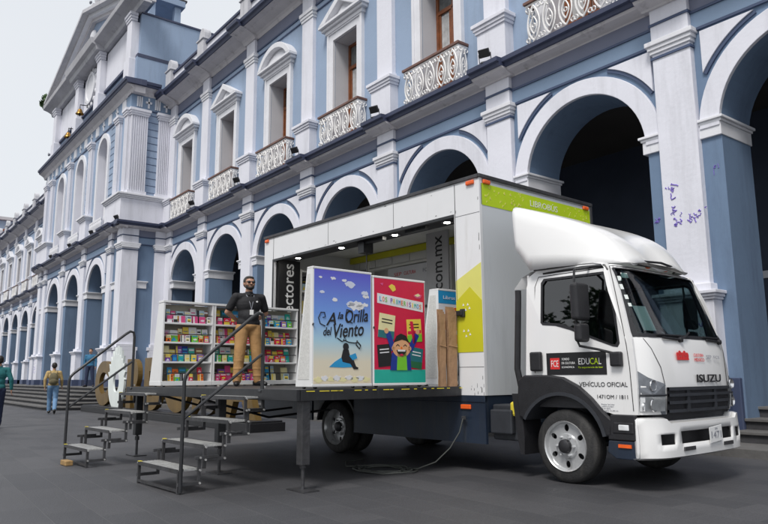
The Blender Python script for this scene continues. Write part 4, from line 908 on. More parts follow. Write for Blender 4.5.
# navy side skirt and fittings below the box
mb = MB(); mb.box(-3.9, -1.16, .01, .05, .36, .965); mb.box(-6.7, -5.05, .01, .05, .50, .965); mb.box(-3.9, -3.86, .01, .5, .4, .96); T(mb, 'side_skirt', 'navy')
mb = MB(); mb.box(-6.7, -1.16, .0, .06, .88, .972); mb.box(-1.22, -1.16, .05, 2.6, .5, .968); T(mb, 'sill_rail', 'navy', bevel=.008)
mb = MB(); mb.box(-1.58, -1.40, -.012, .01, .79, .85); T(mb, 'side_marker', 'orange', bevel=.01)
mb = MB(); mb.box(-1.55, -1.5, -.03, .01, .66, .70); mb.box(-1.53, -1.46, -.05, -.03, .655, .695); T(mb, 'power_socket', 'steel', bevel=.005)
mb = MB(); mb.box(-1.12, -.72, .1, .5, .42, .86); mb.box(-1.10, -.75, .02, .1, .5, .8); T(mb, 'battery_box', 'dark_pl', bevel=.02)
mb = MB(); mb.box(-.80, -.68, .05, .45, .72, .9); T(mb, 'filler_cap', 'yellow', bevel=.03)
mb = MB(); mb.tube([(-.62, .08, 1.05), (-.66, .06, 1.3), (-.62, .08, 2.2), (-.62, .08, 2.28)], .04, 10); T(mb, 'intake_snorkel', 'black_pl')
mb = MB()
for i in range(7): mb.tube([(-.6-.08*i, .15+.12*i, .9-.03*i), (-.75-.05*i, .3+.1*i, .7), (-.9-.03*i, .4+.1*i, .62)], .015, 5)
T(mb, 'hoses', 'cable')
mb = MB(); mb.py(arcp(.56, 10, 170, 14, (-4.46, .41))+arcp(.52, 10, 170, 14, (-4.46, .41))[::-1], .08, .6); T(mb, 'rear_mudguard', 'black_pl')
# interior: ceiling, lamps, cabinets, banner, panels
mb = MB(); mb.box(BX0+.06, BX1-.06, .06, BY1-.05, 3.72, 3.76); T(mb, 'ceiling', 'int_white'); mb = MB(); mb.box(BX0+.07, BX1-.07, .05, .45, 3.44, 3.5); T(mb, 'ceiling_edge', 'int_dark')
mb = MB(); mb.box(BX0+.07, BX1-.08, 1.0, 2.0, 3.70, 3.718); T(mb, 'ceiling_panel', 'int_white')
mb = MB(); mb.box(BX0+.07, BX1-.5, 2.05, 2.12, 3.58, 3.70); T(mb, 'ceiling_trim', 'olive_yellow')
def spotlight(x):
    mb = MB(); mb.cyl((x, .25, 3.437), (x, .25, 3.425), .085, 20); l_ = T(mb, 'ceiling_lamp', 'chrome'); mb = MB(); mb.cyl((x, .25, 3.426), (x, .25, 3.42), .045, 20); T(mb, 'lamp_disc', 'lamp_on', par=l_)
M['p_mauve_grey'] = mat('grey_panel', (.42, .42, .43), .6, .05, 3)
M['lamp_on'] = mat('lamp_on', (1, .95, .86), .5, 0, 1, emit=30)
for x in (-5.9, -4.55, -3.15, -2.0): spotlight(x)
mb = MB(); mb.box(-3.9, -3.75, .1, .3, 3.22, 3.44); mb.box(-3.95, -3.3, .12, .2, 3.36, 3.42); mb.tube([(-3.8, .2, 3.25), (-3.8, .2, 2.5)], .012, 5); T(mb, 'awning_arm', 'black_steel'); mb = MB(); mb.box(-2.75, -2.3, .1, .18, 3.37, 3.43); T(mb, 'awning_arm', 'black_steel')
YI = 2.2
mb = MB(); mb.box(-6.0, -4.55+.75, YI-.0, BY1-.05, 3.42, 3.72); T(mb, 'overhead_cabinet', 'int_white')
for i in range(6):
    x0 = -3.86-.52*(i+1); mb = MB(); mb.box(x0+.015, x0+.505, YI-.03, YI, 3.44, 3.70); T(mb, 'cabinet_door', 'board_white', bevel=.008)
mb = MB(); mb.box(-6.2, -3.8, YI-.04, YI+.1, 3.38, 3.42); mb.box(-4.5+.66, -4.5+.76, YI-.06, YI+.1, 1.05, 3.72); mb.box(-6.2, -6.12, YI-.05, YI+.1, 1.05, 3.72); T(mb, 'cabinet_rail', 'int_white')
mb = MB(); mb.box(-5.55, -3.9, YI-.02, YI, 2.55, 3.36); bn = T(mb, 'banner', 'banner')
BM = lambda a, b: face_mY(a, YI-.022, b)
for t_, a, w_, m_ in (('SEP', -5.25, .22, 'red'), ('CULTURA', -4.90, .34, 'red'), ('FCE', -4.45, .16, 'text_grey'), ('EDUCAL', -4.12, .26, 'text_grey')): words(t_, 'banner_lettering', m_, bn, BM(a, 3.22), TF, w=w_, h=.07)
mb = MB(); mb.box(-3.73, -3.2, 1.5, 1.53, 1.05, 3.70); dp = T(mb, 'grey_panel', 'p_mauve_grey')
words('educal.com.mx', 'panel_lettering', 'black_print', dp, face_mY(-3.46, 1.498, 2.75), TF, w=1.75, h=.24, rot=pi/2, off=.01)
mb = MB(); mb.box(-6.33, -6.30, .08, .56, 1.06, 3.44); bp2 = T(mb, 'black_panel', 'black_print')
words('eLectores', 'panel_lettering', 'text_white', bp2, face_pX(-6.299, .30, 2.75), TF, w=1.25, h=.24, rot=pi/2, off=.008)
mb = MB()
for z_ in (1.5, 1.95, 2.4, 2.85, 3.25): mb.box(-6.62, -6.30, .6, 2.1, z_, z_+.03)
mb.box(-6.62, -6.30, .58, .61, 1.06, 3.3); mb.box(-6.62, -6.3, 2.1, 2.13, 1.06, 3.3); T(mb, 'wall_shelf', 'int_white')
mb = MB(); mb.box(-6.0, -3.9, YI, YI+.02, 1.05, 2.5); T(mb, 'inner_lining', 'int_white')

# ------------------------------------------------------------------ stage: folded-down side wall on legs
def own(mb, name, mt, label, cat, group=None, **kw): return setprops(mb.build(name, mt, None, TF, **kw), label, cat, group)
stage = thing('stage', 'black edged platform formed by the lowered side of the truck, resting on jack legs', 'platform', (-4, -1.3, 0), F=TF)
def G(mb, name, mt, par=None, **kw): return mb.build(name, mt, par or stage, TF, **kw)
mb = MB(); mb.box(-6.55, -1.60, -2.55, -.02, 1.045, 1.08); G(mb, 'deck', 'steel')
mb = MB(); mb.box(-6.58, -1.57, -2.60, -2.55, .96, 1.085); mb.box(-1.60, -1.55, -2.55, -.02, .96, 1.085); mb.box(-6.6, -6.55, -2.55, -.02, .96, 1.085)
for y in (-1.9, -1.25, -.6): mb.box(-6.5, -1.62, y-.03, y+.03, .97, 1.04)
G(mb, 'edge_frame', 'black_steel', bevel=.004)
mb = MB()
rr = random.Random(5)
for i in range(16): y = -2.5+2.4*i/15+rr.uniform(-.05, .05); mb.box(-1.548, -1.545, y, y+rr.uniform(.03, .14), 1.06, 1.07)
G(mb, 'worn_tape', 'yellow')
for x in (-6.42, -3.60, -1.66):
    mb = MB(); mb.box(x-.055, x+.055, -2.50, -2.39, .32 if x != -1.66 else .27, 1.04); lg = G(mb, 'leg', 'steel' if x == -1.66 else 'black_steel', bevel=.008)
    mb = MB(); mb.cyl((x, -2.445, .01), (x, -2.445, .34), .02, 10); mb.box(x-.17, x+.17, -2.55, -2.34, 0.002, .014); mb.cyl((x, -2.445, .24), (x, -2.445, .3), .035, 10); G(mb, 'jack_foot', 'steel', par=lg)
for x in (-5.8, -4.7):
    mb = MB(); mb.tube([(x, -2.5, 1.0), (x+.25, -1.2, .62), (x+.3, -.1, .7)], .02, 6); G(mb, 'brace', 'black_steel')

def flight(x0, x1, rail_x, label, group):
    t = thing('folding_stairs', label, 'stairs', ((x0+x1)/2, -3.1, 0), F=TF, group=group)
    A = lambda mb, n, m, par=None, **kw: mb.build(n, m, par or t, TF, **kw)
    ys = [-3.44, -3.15, -2.86, -2.66]; zs2 = [.25, .49, .74, 1.0]
    for i, (y, z_) in enumerate(zip(ys, zs2)):
        mb = MB(); mb.box(x0, x1, y-.125, y+.125, z_-.022, z_-.008)
        for k in range(6): yy = y-.12+.042*k; mb.box(x0+.01, x1-.01, yy, yy+.026, z_-.008, z_)
        tr = A(mb, 'tread', 'tread')
        mb = MB(); mb.box(x0-.008, x1+.008, y-.135, y-.125, z_-.04, z_+.003); mb.box(x0-.008, x1+.008, y+.125, y+.135, z_-.04, z_+.003); A(mb, 'tread_frame', 'steel', par=tr)
        mb = MB(); mb.box(x0-.01, x0+.045, y-.138, y-.10, z_+.001, z_+.006); A(mb, 'corner_tape', 'yellow', par=tr)
    for x, s in ((x0, -1), (x1, 1)):
        mb = MB(); bw = .018
        def bar(y0, z0, y1, z1):
            if abs(y0-y1) < 1e-6: mb.box(x+s*.012-.012, x+s*.012+.012, y0-bw, y0+bw, min(z0, z1), max(z0, z1))
            else: mb.box(x+s*.03-.010, x+s*.03+.010, min(y0, y1), max(y0, y1), z0-bw, z0+bw)
        # stepped linkage, two interlocked zig-zags
        for i, (y, z_) in enumerate(zip(ys, zs2)):
            ya, yb = y-.115, y+.115
            lowz = z_-.25 if i else .0
            bar(ya, z_-.01, ya, lowz+.0); bar(yb, z_-.01, yb, z_-.17)
            bar(ya-.02, z_-.155, yb+.02, z_-.155)
            if i < 3: bar(yb, z_-.01, yb, z_+.12); bar(yb-.06, z_+.11, yb+.22, z_+.11)
        A(mb, 'side_linkage', 'steel', bevel=.003)
        mb = MB()
        for i, (y, z_) in enumerate(zip(ys, zs2)):
            for yy, z2 in ((y-.115, z_-.155), (y+.115, z_-.155), (y-.115, z_-.02), (y+.115, z_-.02), (y+.115, z_+.11)): mb.cyl((x+s*.035, yy, z2), (x+s*.052, yy, z2), .012, 8)
        A(mb, 'pivot_bolts', 'tread')
    mb = MB(); mb.box(x0, x1, ys[0]-.13, ys[0]-.10, .02, .045); A(mb, 'foot_bar', 'steel')
    yb_, yt = -3.55, -2.58
    s = 1 if rail_x == x1 else -1; X = rail_x+s*.05
    def arc(p, a, b, n=5): return [tuple(Vector(p[0]).lerp(Vector(p[1]), 0)) for _ in ()]
    pth = [(X, yb_, .02 if s > 0 else .25), (X, yb_, 1.18), (X, yb_+.015, 1.245), (X, yb_+.06, 1.30), (X, yt-.14, 1.93), (X, yt-.07, 1.975), (X, yt-.015, 1.96), (X, yt, 1.88), (X, yt, 1.03)]
    mb = MB(); mb.tube(pth, .021, 10); mb.tube([(X, yb_, .78), (X, yt, 1.50)], .017, 8); A(mb, 'handrail', 'black_steel', smooth=True)
    mb = MB(); mb.tube([(X-s*.05, yt, 1.06), (X+s*.01, yt, 1.06)], .03, 8); mb.tube([(X-s*.08, yb_+.05, .24), (X+s*.01, yb_, .24)], .02, 8); A(mb, 'rail_bracket', 'black_steel')
    return t
sg_ = 'folding stairs up to the stage'
flight(-3.45, -2.38, -2.38, 'folding metal stairs nearest the camera, black handrail on its truck-cab side', sg_)
flight(-6.35, -5.35, -6.35, 'farther folding metal stairs in front of the letters, black handrail on its left', sg_)
mb = MB(); mb.box(-5.98, -5.72, -3.72, -3.62, .002, .07); own(mb, 'wood_block', 'brick_wood', 'short wooden block lying at the foot of the farther stairs', 'wood block', bevel=.008)
o_ = bpy.data.objects['wood_block']

# ------------------------------------------------------------------ display boards and bookcases on the stage
def casters(A, x0, x1, ys, z=1.08):
    for y in ys:
        for x in (x0, x1):
            mb = MB(); mb.lathe([(-.012, 0), (-.012, .028), (.012, .028), (.012, 0)], (x, y, z+.03), 'Y', 12); mb.box(x-.015, x+.02, y-.02, y+.02, z+.03, z+.075); A(mb, 'caster', 'steel')
def display(y0, y1, xf, label, z0=1.14, z1=2.47, db=.34, dt=.12):
    t = thing('display_board', label, 'display board', (xf, (y0+y1)/2, 1.08), F=TF, group='tall wheeled display boards on the stage')
    A = lambda mb, n, m, par=None, **kw: mb.build(n, m, par or t, TF, **kw)
    mb = MB(); mb.px([(0, 0)], 0, 0) if False else None
    mb.box(xf-.012, xf, y0+.01, y1-.01, z0, z1); fr = A(mb, 'front_panel', 'board_white')
    mb = MB()
    for y in (y0, y1-.02):
        mb.py([(xf-.002, z0-.01), (xf-.002, z1+.02), (xf-dt, z1+.02), (xf-db, z0-.01)], y-.004, y+.024)
    mb.box(xf-dt, xf+.004, y0-.004, y1+.004, z1+.001, z1+.03); mb.box(xf-db, xf+.004, y0-.004, y1+.004, z0-.035, z0-.001); A(mb, 'carcass', 'board_white', bevel=.006)
    mb = MB(); mb.py([(xf-.05, z0+.05), (xf-.05, z1-.06), (xf-dt+.02, z1-.06), (xf-db+.05, z0+.05)], y0-.007, y0-.0045); A(mb, 'perforated_side', 'perf')
    mb = MB(); mb.add([(xf-db+.01, y0+.03, z0), (xf-db+.01, y1-.03, z0), (xf-dt+.01, y1-.03, z1), (xf-dt+.01, y0+.03, z1)], [(0, 1, 2, 3)]); A(mb, 'back_panel', 'shelf_back')
    casters(A, xf-.05, xf-db+.06, (y0+.08, y1-.08)); mb = MB(); mb.tube([(xf+.002, y0+.005, 1.83), (xf+.02, y0+.0, 1.84)], .012, 6); A(mb, 'side_clip', 'steel')
    return t, fr, A
def poly(fr, A, xf, off, pts, m, n, name='print'): mb = MB(); mb.merge(plate(pts, (), .0015), face_pX(xf+.0005+.0017*n, 0, 0)); return A(mb, name, m, par=fr)
def grad_mat(name, stops, z0, z1):
    m = bpy.data.materials.new(name); m.use_nodes = True; t = m.node_tree; b = t.nodes['Principled BSDF']; b.inputs['Roughness'].default_value = .45
    tc = t.nodes.new('ShaderNodeTexCoord'); sp = t.nodes.new('ShaderNodeSeparateXYZ'); mr = t.nodes.new('ShaderNodeMapRange'); mr.inputs[1].default_value = z0; mr.inputs[2].default_value = z1
    r = t.nodes.new('ShaderNodeValToRGB'); t.links.new(tc.outputs['Object'], sp.inputs[0]); t.links.new(sp.outputs[2], mr.inputs[0]); t.links.new(mr.outputs[0], r.inputs[0]); t.links.new(r.outputs[0], b.inputs['Base Color'])
    e = r.color_ramp.elements
    for i, (p, c) in enumerate(stops):
        if i < 2: q = e[i]; q.position = p
        else: q = e.new(p)
        q.color = tuple(c)+(1,)
    return m
M['sky_print'] = grad_mat('poster_printed_sky', [(0, (.78, .68, .50)), (.2, (.74, .68, .54)), (.38, (.42, .64, .76)), (.62, (.17, .34, .78)), (1, (.11, .11, .58))], 1.14, 2.47)
for n_, c_ in dict(p_red=(.62, .008, .06), p_teal=(.02, .42, .33), p_white=(.75, .75, .78), p_cloud=(.62, .66, .80), p_yellow=(.80, .62, .08), p_cream=(.78, .72, .40), p_dteal=(.02, .16, .18), p_black=(.012, .012, .015), p_skin=(.72, .38, .20), p_blue=(.01, .035, .28), p_green=(.18, .55, .03), p_cyan=(.02, .30, .60), p_orange=(.80, .16, .01), p_pink=(.7, .08, .25), p_lblue=(.45, .62, .72), p_violet=(.2, .06, .42), p_dgreen=(.02, .14, .06), p_brown=(.22, .10, .05), p_mauve=(.42, .30, .42)).items(): M[n_] = mat(n_, c_, .45, .05, 6)
XF = -1.86
# left board: printed sky with clouds, lettering and a reader by the water
def blob(cx, cy, r_, seed): rn = random.Random(seed); return [(cx+r_*(1+.22*rn.uniform(-1, 1))*cos(2*pi*i/18)*1.25, cy+r_*(.62+.25*rn.uniform(-1, 1))*sin(2*pi*i/18)) for i in range(18)]
Y0, Y1 = -2.20, -1.30
t1, f1, A1 = display(Y0, Y1, XF, 'left display board with a blue to sand printed sky, black script title and seated reader', z1=2.50)
W_, H_ = Y1-Y0, 1.36
def U(u, v): return (Y0+u*W_, 1.14+v*H_)       # 0..1 board coordinates
mb = MB(); mb.merge(plate([U(.02, 0), U(.985, 0), U(.985, 1), U(.02, 1)], (), .002), face_pX(XF, 0, 0)); A1(mb, 'printed_sky', 'sky_print', par=f1)
for i, (u, v, r_) in enumerate(((.62, .89, .06), (.52, .92, .03), (.33, .93, .03), (.88, .82, .045), (.90, .79, .04), (.70, .70, .09), (.63, .71, .05), (.80, .69, .05), (.36, .74, .035), (.15, .80, .03), (.88, .71, .04), (.12, .93, .02))):
    poly(f1, A1, XF, 0, blob(*U(u, v), r_, i), 'p_cloud' if i % 3 == 0 else 'p_white', 1, 'cloud_print')
for i in range(9): poly(f1, A1, XF, 0, blob(*U(.10+.10*i, .035+.012*(i % 2)), .048, 30+i), 'p_white' if i % 2 else 'p_cream', 1, 'foam_print')
def wr(s, u, v, w_, h_, m, fr, A, shear=.35, n=3, off=.012, rot=0):
    y, z_ = U(u, v); mb = MB(); mb.merge(text_mesh(s, w_, h_, ext=.002, shear=shear, off=off), face_pX(XF+.0005+.0017*n, y, z_) @ Matrix.Rotation(rot, 4, 'Z')); return A(mb, 'title_lettering', m, par=fr)
wr('A', .29, .565, .15, .15, 'p_black', f1, A1, rot=.08); wr('la', .45, .60, .09, .085, 'p_black', f1, A1, rot=.08); wr('Orilla', .73, .605, .36, .16, 'p_black', f1, A1, rot=.1)
wr('del', .24, .455, .13, .10, 'p_black', f1, A1, rot=.08); wr('Viento', .60, .475, .46, .17, 'p_black', f1, A1, rot=.1)
mb = MB()
def curl(pts, r_): mb.tube([(XF+.006, *U(u, v)) for u, v in pts], r_, 5)
curl([(.20, .50), (.12, .52), (.09, .57), (.13, .62), (.19, .62), (.20, .58), (.16, .575)], .006)
curl([(.60, .655), (.56, .66), (.54, .60), (.58, .55), (.66, .54)], .006)
curl([(.40, .40), (.48, .37), (.55, .385), (.52, .41), (.50, .385), (.60, .365), (.70, .36), (.75, .37)], .006)
curl([(.74, .385), (.72, .345), (.78, .31), (.80, .34), (.75, .37)], .008); A1(mb, 'title_flourish', 'p_black', par=f1)
poly(f1, A1, XF, 0, [U(.27, .145), U(.36, .19), U(.46, .225), U(.52, .235), U(.60, .20), U(.68, .165), U(.66, .145), U(.50, .14)], 'p_cyan', 2, 'water_print')
poly(f1, A1, XF, 0, circ(*U(.545, .325), .045, 16), 'p_black', 3, 'reader_print')
poly(f1, A1, XF, 0, [U(.50, .30), U(.59, .30), U(.62, .235), U(.68, .205), U(.72, .15), U(.76, .14), U(.75, .125), U(.68, .125), U(.62, .175), U(.49, .19), U(.47, .23)], 'p_black', 3, 'reader_print')
poly(f1, A1, XF, 0, [U(.60, .245), U(.71, .27), U(.74, .225), U(.66, .205)], 'p_cyan', 4, 'book_print')
# right board: red with title strip and cheerful boy
Y0, Y1 = -1.27, -.36; W_ = Y1-Y0
t2, f2, A2 = display(Y0, Y1, XF, 'red and teal display board with a laughing boy among books, right of the sky board', z1=2.47)
H_ = 1.33
pl_ = lambda pts, m, n=2, nm='print': poly(f2, A2, XF, 0, pts, m, n, nm)
pl_([U(.015, 0), U(.985, 0), U(.985, .125), U(.015, .125)], 'p_teal', 0, 'teal_band'); pl_([U(.015, .127), U(.985, .127), U(.985, 1), U(.015, 1)], 'p_red', 0, 'red_field')
pl_([U(.07, .76), U(.95, .70), U(.95, .80), U(.07, .855)], 'p_white', 1, 'title_strip')
cols = ['p_cyan', 'p_orange', 'p_green', 'p_pink', 'p_violet', 'p_yellow', 'p_teal']
txt = 'LOS PRIMERÍSIMOS'
for i, ch in enumerate(txt):
    if ch == ' ': continue
    y, z_ = U(.13+.051*i, .805-.0035*i); mb = MB(); mb.merge(text_mesh(ch, .014 if ch in 'IÍ' else .034, .062, ext=.002), face_pX(XF+.006, y, z_)); A2(mb, 'title_lettering', cols[i % 7], par=f2)
def rbook(cu_, cv, w_, h_, ang, m, m2, ttl=None):
    a = R(ang); f_ = lambda x, y: (U(cu_, cv)[0]+x*cos(a)-y*sin(a), U(cu_, cv)[1]+x*sin(a)+y*cos(a))
    b_ = pl_([f_(-w_/2, -h_/2), f_(w_/2, -h_/2), f_(w_/2, h_/2), f_(-w_/2, h_/2)], m, 2, 'book_print'); pl_([f_(-w_/2, -h_/2), f_(w_/2, -h_/2), f_(w_/2, -h_/6), f_(-w_/2, -h_/5)], m2, 3, 'book_print')
    for k in range(2): pl_([f_(-w_/3, h_/4-.04*k), f_(w_/3, h_/4-.04*k), f_(w_/3, h_/4+.014-.04*k), f_(-w_/3, h_/4+.014-.04*k)], 'p_black' if m not in ('p_black', 'p_dteal') else 'p_white', 3, 'book_print')
rbook(.24, .54, .27, .31, -6, 'p_cream', 'p_dteal'); rbook(.77, .51, .26, .30, 4, 'p_yellow', 'p_green'); rbook(.20, .26, .23, .28, 5, 'p_black', 'p_black'); rbook(.80, .24, .23, .27, -8, 'p_dteal', 'p_dgreen')
pl_([U(.68, .60), U(.74, .60), U(.80, .38), U(.74, .38)], 'p_red', 4, 'ribbon_print'); pl_([U(.64, .50), U(.90, .52), U(.90, .49), U(.64, .47)], 'p_red', 4, 'ribbon_print')
pl_([U(.30, .12), U(.70, .12), U(.68, .28), U(.60, .33), U(.42, .33), U(.33, .28)], 'p_blue', 4, 'jacket_print'); pl_([U(.42, .12), U(.62, .12), U(.60, .31), U(.44, .31)], 'p_green', 5, 'shirt_print')
pl_([U(.32, .30), U(.40, .33), U(.30, .49), U(.22, .46)], 'p_blue', 4, 'sleeve_print'); pl_([U(.64, .33), U(.72, .30), U(.86, .46), U(.77, .49)], 'p_blue', 4, 'sleeve_print')
pl_(circ(*U(.23, .495), .036, 12), 'p_skin', 5, 'hand_print'); pl_(circ(*U(.83, .50), .036, 12), 'p_skin', 5, 'hand_print')
pl_(circ(*U(.51, .33), .155, 28, ry=.115), 'p_skin', 5, 'face_print'); pl_(circ(*U(.36, .33), .03, 12), 'p_skin', 5, 'ear_print'); pl_(circ(*U(.67, .33), .03, 12), 'p_skin', 5, 'ear_print')
pl_([U(.36, .385), U(.42, .45), U(.50, .475), U(.60, .455), U(.66, .39), U(.60, .405), U(.52, .415), U(.44, .40)], 'p_black', 6, 'hair_print')
pl_(circ(*U(.51, .315), .085, 18, pi, 2*pi, ry=.065), 'p_black', 6, 'mouth_print'); pl_([U(.44, .30), U(.58, .30), U(.585, .317), U(.435, .317)], 'p_white', 7, 'teeth_print'); pl_(circ(*U(.51, .268), .03, 10, ry=.014), 'p_red', 7, 'tongue_print')
for u in (.44, .58): pl_([U(u-.035, .355), U(u, .372), U(u+.035, .355), U(u+.03, .348), U(u, .362), U(u-.03, .348)], 'p_black', 6, 'eye_print')
pl_(circ(*U(.51, .335), .016, 10), 'p_orange', 6, 'nose_print')
pl_([U(.28, .93), U(.36, .88), U(.42, .90), U(.40, .94), U(.34, .955)], 'p_yellow', 2, 'open_book_print'); pl_([U(.76, .86), U(.86, .89), U(.93, .87), U(.90, .84), U(.82, .835)], 'p_pink', 2, 'open_book_print')
pl_([U(.78, .865), U(.86, .885), U(.90, .865), U(.84, .85)], 'p_cream', 3, 'open_book_print'); pl_([U(.12, .95), U(.17, .93), U(.18, .96)], 'p_pink', 2, 'open_book_print')
# third board at the opening edge
XF3 = -2.02; XF = XF3; Y0, Y1 = .06, .92; W_ = Y1-Y0
t3, f3, A3 = display(Y0, Y1, XF3, 'white and sky blue display board with an orange disc, half hidden by the truck body', z1=2.42, db=.42, dt=.18)
H_ = 1.28
pl3 = lambda pts, m, n=2, nm='print': poly(f3, A3, XF3, 0, pts, m, n, nm)
pl3([U(.0, .86), U(1, .86), U(1, 1), U(0, 1)], 'p_cyan', 0, 'blue_header'); pl3([U(0, 0), U(1, 0), U(1, .85), U(0, .85)], 'p_white', 0, 'white_field')
pl3(circ(*U(.42, .62), .24, 30, ry=.26), 'p_orange', 1, 'orange_disc'); pl3(circ(*U(.44, .62), .12, 6, ry=.15), 'p_white', 2, 'disc_centre')
mb = MB(); mb.merge(text_mesh('Libros', .24, .05), face_pX(XF3+.004, *U(.25, .93))); A3(mb, 'title_lettering', 'p_white', par=f3)
mb = MB(); mb.merge(text_mesh('C', .14, .16, off=.01), face_pX(XF3+.007, *U(.40, .63))); A3(mb, 'title_lettering', 'p_orange', par=f3)
for i in range(6): pl3([U(.05, .72-.09*i), U(.08, .72-.09*i), U(.08, .69-.09*i), U(.05, .69-.09*i)], ('p_teal', 'p_green')[i % 2], 1, 'mark_print')

BOOKG = {}
ALLB = ['p_lblue', 'p_cream', 'p_white', 'p_dteal', 'p_pink', 'p_teal', 'p_orange', 'p_cyan', 'p_brown', 'p_mauve']
def book(x, y, z_, w_, h_, d_, mt, label, group, lean=-.18, spine=False):
    var = random.Random(x*31+y*57+z_*13).randrange(5) if not spine else 0; key = (round(w_, 3), round(h_, 3), mt, var)
    if key not in BOOKG:
        rq = random.Random(var*7+len(mt)+int(w_*1000)); F_ = face_pX(d_, 0, 0)
        mb = MB(); mb.box(0, d_, -w_/2, w_/2, 0, h_, 0); mb.box(.002, d_-.002, -w_/2+.003, w_/2+.002, -.001, h_+.001, 1)
        R_ = lambda a0, a1, b0, b1, k, T_=F_: mb.merge(plate([(w_*a0, h_*b0), (w_*a1, h_*b0), (w_*a1, h_*b1), (w_*a0, h_*b1)], (), .0012), T_, k)
        if var == 0: R_(-.5, .5, 0, .45, 3); R_(-.3, .3, .62, .70, 2); R_(-.2, .2, .75, .80, 2)
        elif var == 1: R_(-.42, .42, .78, .92, 2); mb.merge(plate(blob(0, h_*.4, w_*.26, 5), (), .0012), F_, 3); R_(-.3, .1, .08, .13, 2)
        elif var == 2: R_(-.5, .5, .55, 1, 3); R_(-.36, .36, .66, .74, 2); mb.merge(plate([(-w_*.4, h_*.05), (0, h_*.42), (w_*.35, h_*.1)], (), .0012), F_, 2)
        elif var == 3: R_(-.5, -.2, 0, 1, 3); R_(-.1, .4, .7, .78, 2); R_(-.1, .3, .58, .63, 2); mb.merge(plate(blob(w_*.14, h_*.28, w_*.17, 9), (), .0012), F_, 2)
        else: R_(-.38, .38, .12, .6, 2); R_(-.38, .38, .72, .84, 3); R_(-.3, .2, .2, .34, 3, face_pX(d_+.0008, 0, 0))
        me = mb.mesh('book'); alt = ['p_white', 'p_yellow', 'p_cyan', 'p_pink', 'p_cream', 'p_black']; q = random.Random(hash(mt) % 97 if False else sum(map(ord, mt)))
        mats_to(me, [mt, 'p_white', q.choice(alt), q.choice(alt)]); BOOKG[key] = me
    o = bpy.data.objects.new('book', BOOKG[key]); place(o, None, TF @ Matrix.Translation((x, y, z_)) @ Matrix.Rotation(lean, 4, 'Y')); setprops(o, label, 'book', group); return o
CN = dict(p_red='red', p_teal='teal', p_white='white', p_yellow='yellow', p_cream='cream', p_dteal='dark teal', p_black='black', p_blue='dark blue', p_green='green', p_cyan='blue', p_orange='orange', p_pink='pink', p_lblue='pale blue', p_violet='violet', p_dgreen='dark green', p_brown='brown', p_mauve='mauve')
def bookcase(y0, y1, xf, where, rows, seed, label):
    z0, z1, db, dt = 1.15, 2.42, .44, .20
    t = thing('bookcase', label, 'bookcase', (xf, (y0+y1)/2, 1.08), F=TF, group='white wheeled bookcases on the stage')
    A = lambda mb, n, m, par=None, **kw: mb.build(n, m, par or t, TF, **kw)
    for y in (y0, y1-.03): mb = MB(); mb.py([(xf, z0), (xf, z1), (xf-dt, z1), (xf-db, z0)], y, y+.03); A(mb, 'side_panel', 'board_white', bevel=.004)
    mb = MB(); mb.box(xf-dt, xf+.006, y0-.006, y1+.006, z1, z1+.035); A(mb, 'top', 'board_white', bevel=.004)
    mb = MB(); mb.box(xf-db, xf+.005, y0-.003, y1+.003, z0-.05, z0+.02); A(mb, 'base', 'board_white', bevel=.004)
    mb = MB(); mb.add([(xf-db+.02, y0+.03, z0+.03), (xf-db+.02, y1-.03, z0+.03), (xf-dt+.02, y1-.03, z1-.01), (xf-dt+.02, y0+.03, z1-.01)], [(0, 1, 2, 3)]); A(mb, 'back_panel', 'shelf_back')
    casters(A, xf-.05, xf-db+.06, (y0+.08, y1-.08))
    rn = random.Random(seed); names = ['bottom', 'third', 'second', 'top']
    for i in range(4):
        zs3 = z0+.02+(z1-z0-.02)*i/4
        if i:
            mb = MB(); mb.box(xf-db+.09+.05*i, xf+.004, y0+.03, y1-.03, zs3-.028, zs3); A(mb, 'shelf', 'board_white', bevel=.003)
        mb = MB(); mb.tube([(xf-.01, y0+.03, zs3+.13), (xf+.008, (y0+y1)/2, zs3+.125), (xf-.01, y1-.03, zs3+.13)], .008, 5); A(mb, 'retaining_cord', 'black_pl')
        y = y0+.06; cs_ = rows[3-i]; k = 0
        while y < y1-.09:
            w_ = rn.choice((.075, .10, .13)); h_ = rn.choice((.19, .22, .25)); m_ = cs_[k % len(cs_)]; k += 1; m_ = rn.choice(ALLB) if (m_ and rn.random() < .35) else m_
            if y+w_ > y1-.04: break
            if m_: book(xf-.085-rn.uniform(0, .03), y+w_/2, zs3+.002, w_, h_, .022, m_, f'{CN[m_]} book facing out on the {names[i]} shelf of the {where}', 'books facing out on the white bookcases')
            y += w_+rn.uniform(.003, .015)
            if m_ and rn.random() < .85: book(xf-.05, y-w_/2, zs3+.002, w_*.8, .11, .018, cs_[(k+1) % len(cs_)] or 'p_white', f'small {CN[cs_[(k+1) % len(cs_)] or "p_white"]} book in front on the {names[i]} shelf of the {where}', 'small front row books on the bookcases', lean=-.1) 
XC = -5.80
bookcase(-2.36, -1.48, XC, 'left bookcase', [['p_lblue', 'p_pink', 'p_pink', 'p_white', 'p_pink'], ['p_white', 'p_green', 'p_orange', 'p_red', 'p_white'], ['p_cream', 'p_yellow', 'p_violet', 'p_blue', 'p_teal'], [None, 'p_red', 'p_orange', 'p_orange', 'p_green']], 1, 'leftmost white bookcase of pink, orange and mixed books beside the stairs')
bookcase(-1.47, -.58, XC, 'bookcase behind the man', [['p_red', 'p_red', 'p_pink', 'p_red'], ['p_red', 'p_white', 'p_red'], ['p_teal', 'p_dgreen', 'p_green', 'p_cream'], ['p_red', 'p_violet', 'p_pink']], 2, 'white bookcase with many red books directly behind the standing man')
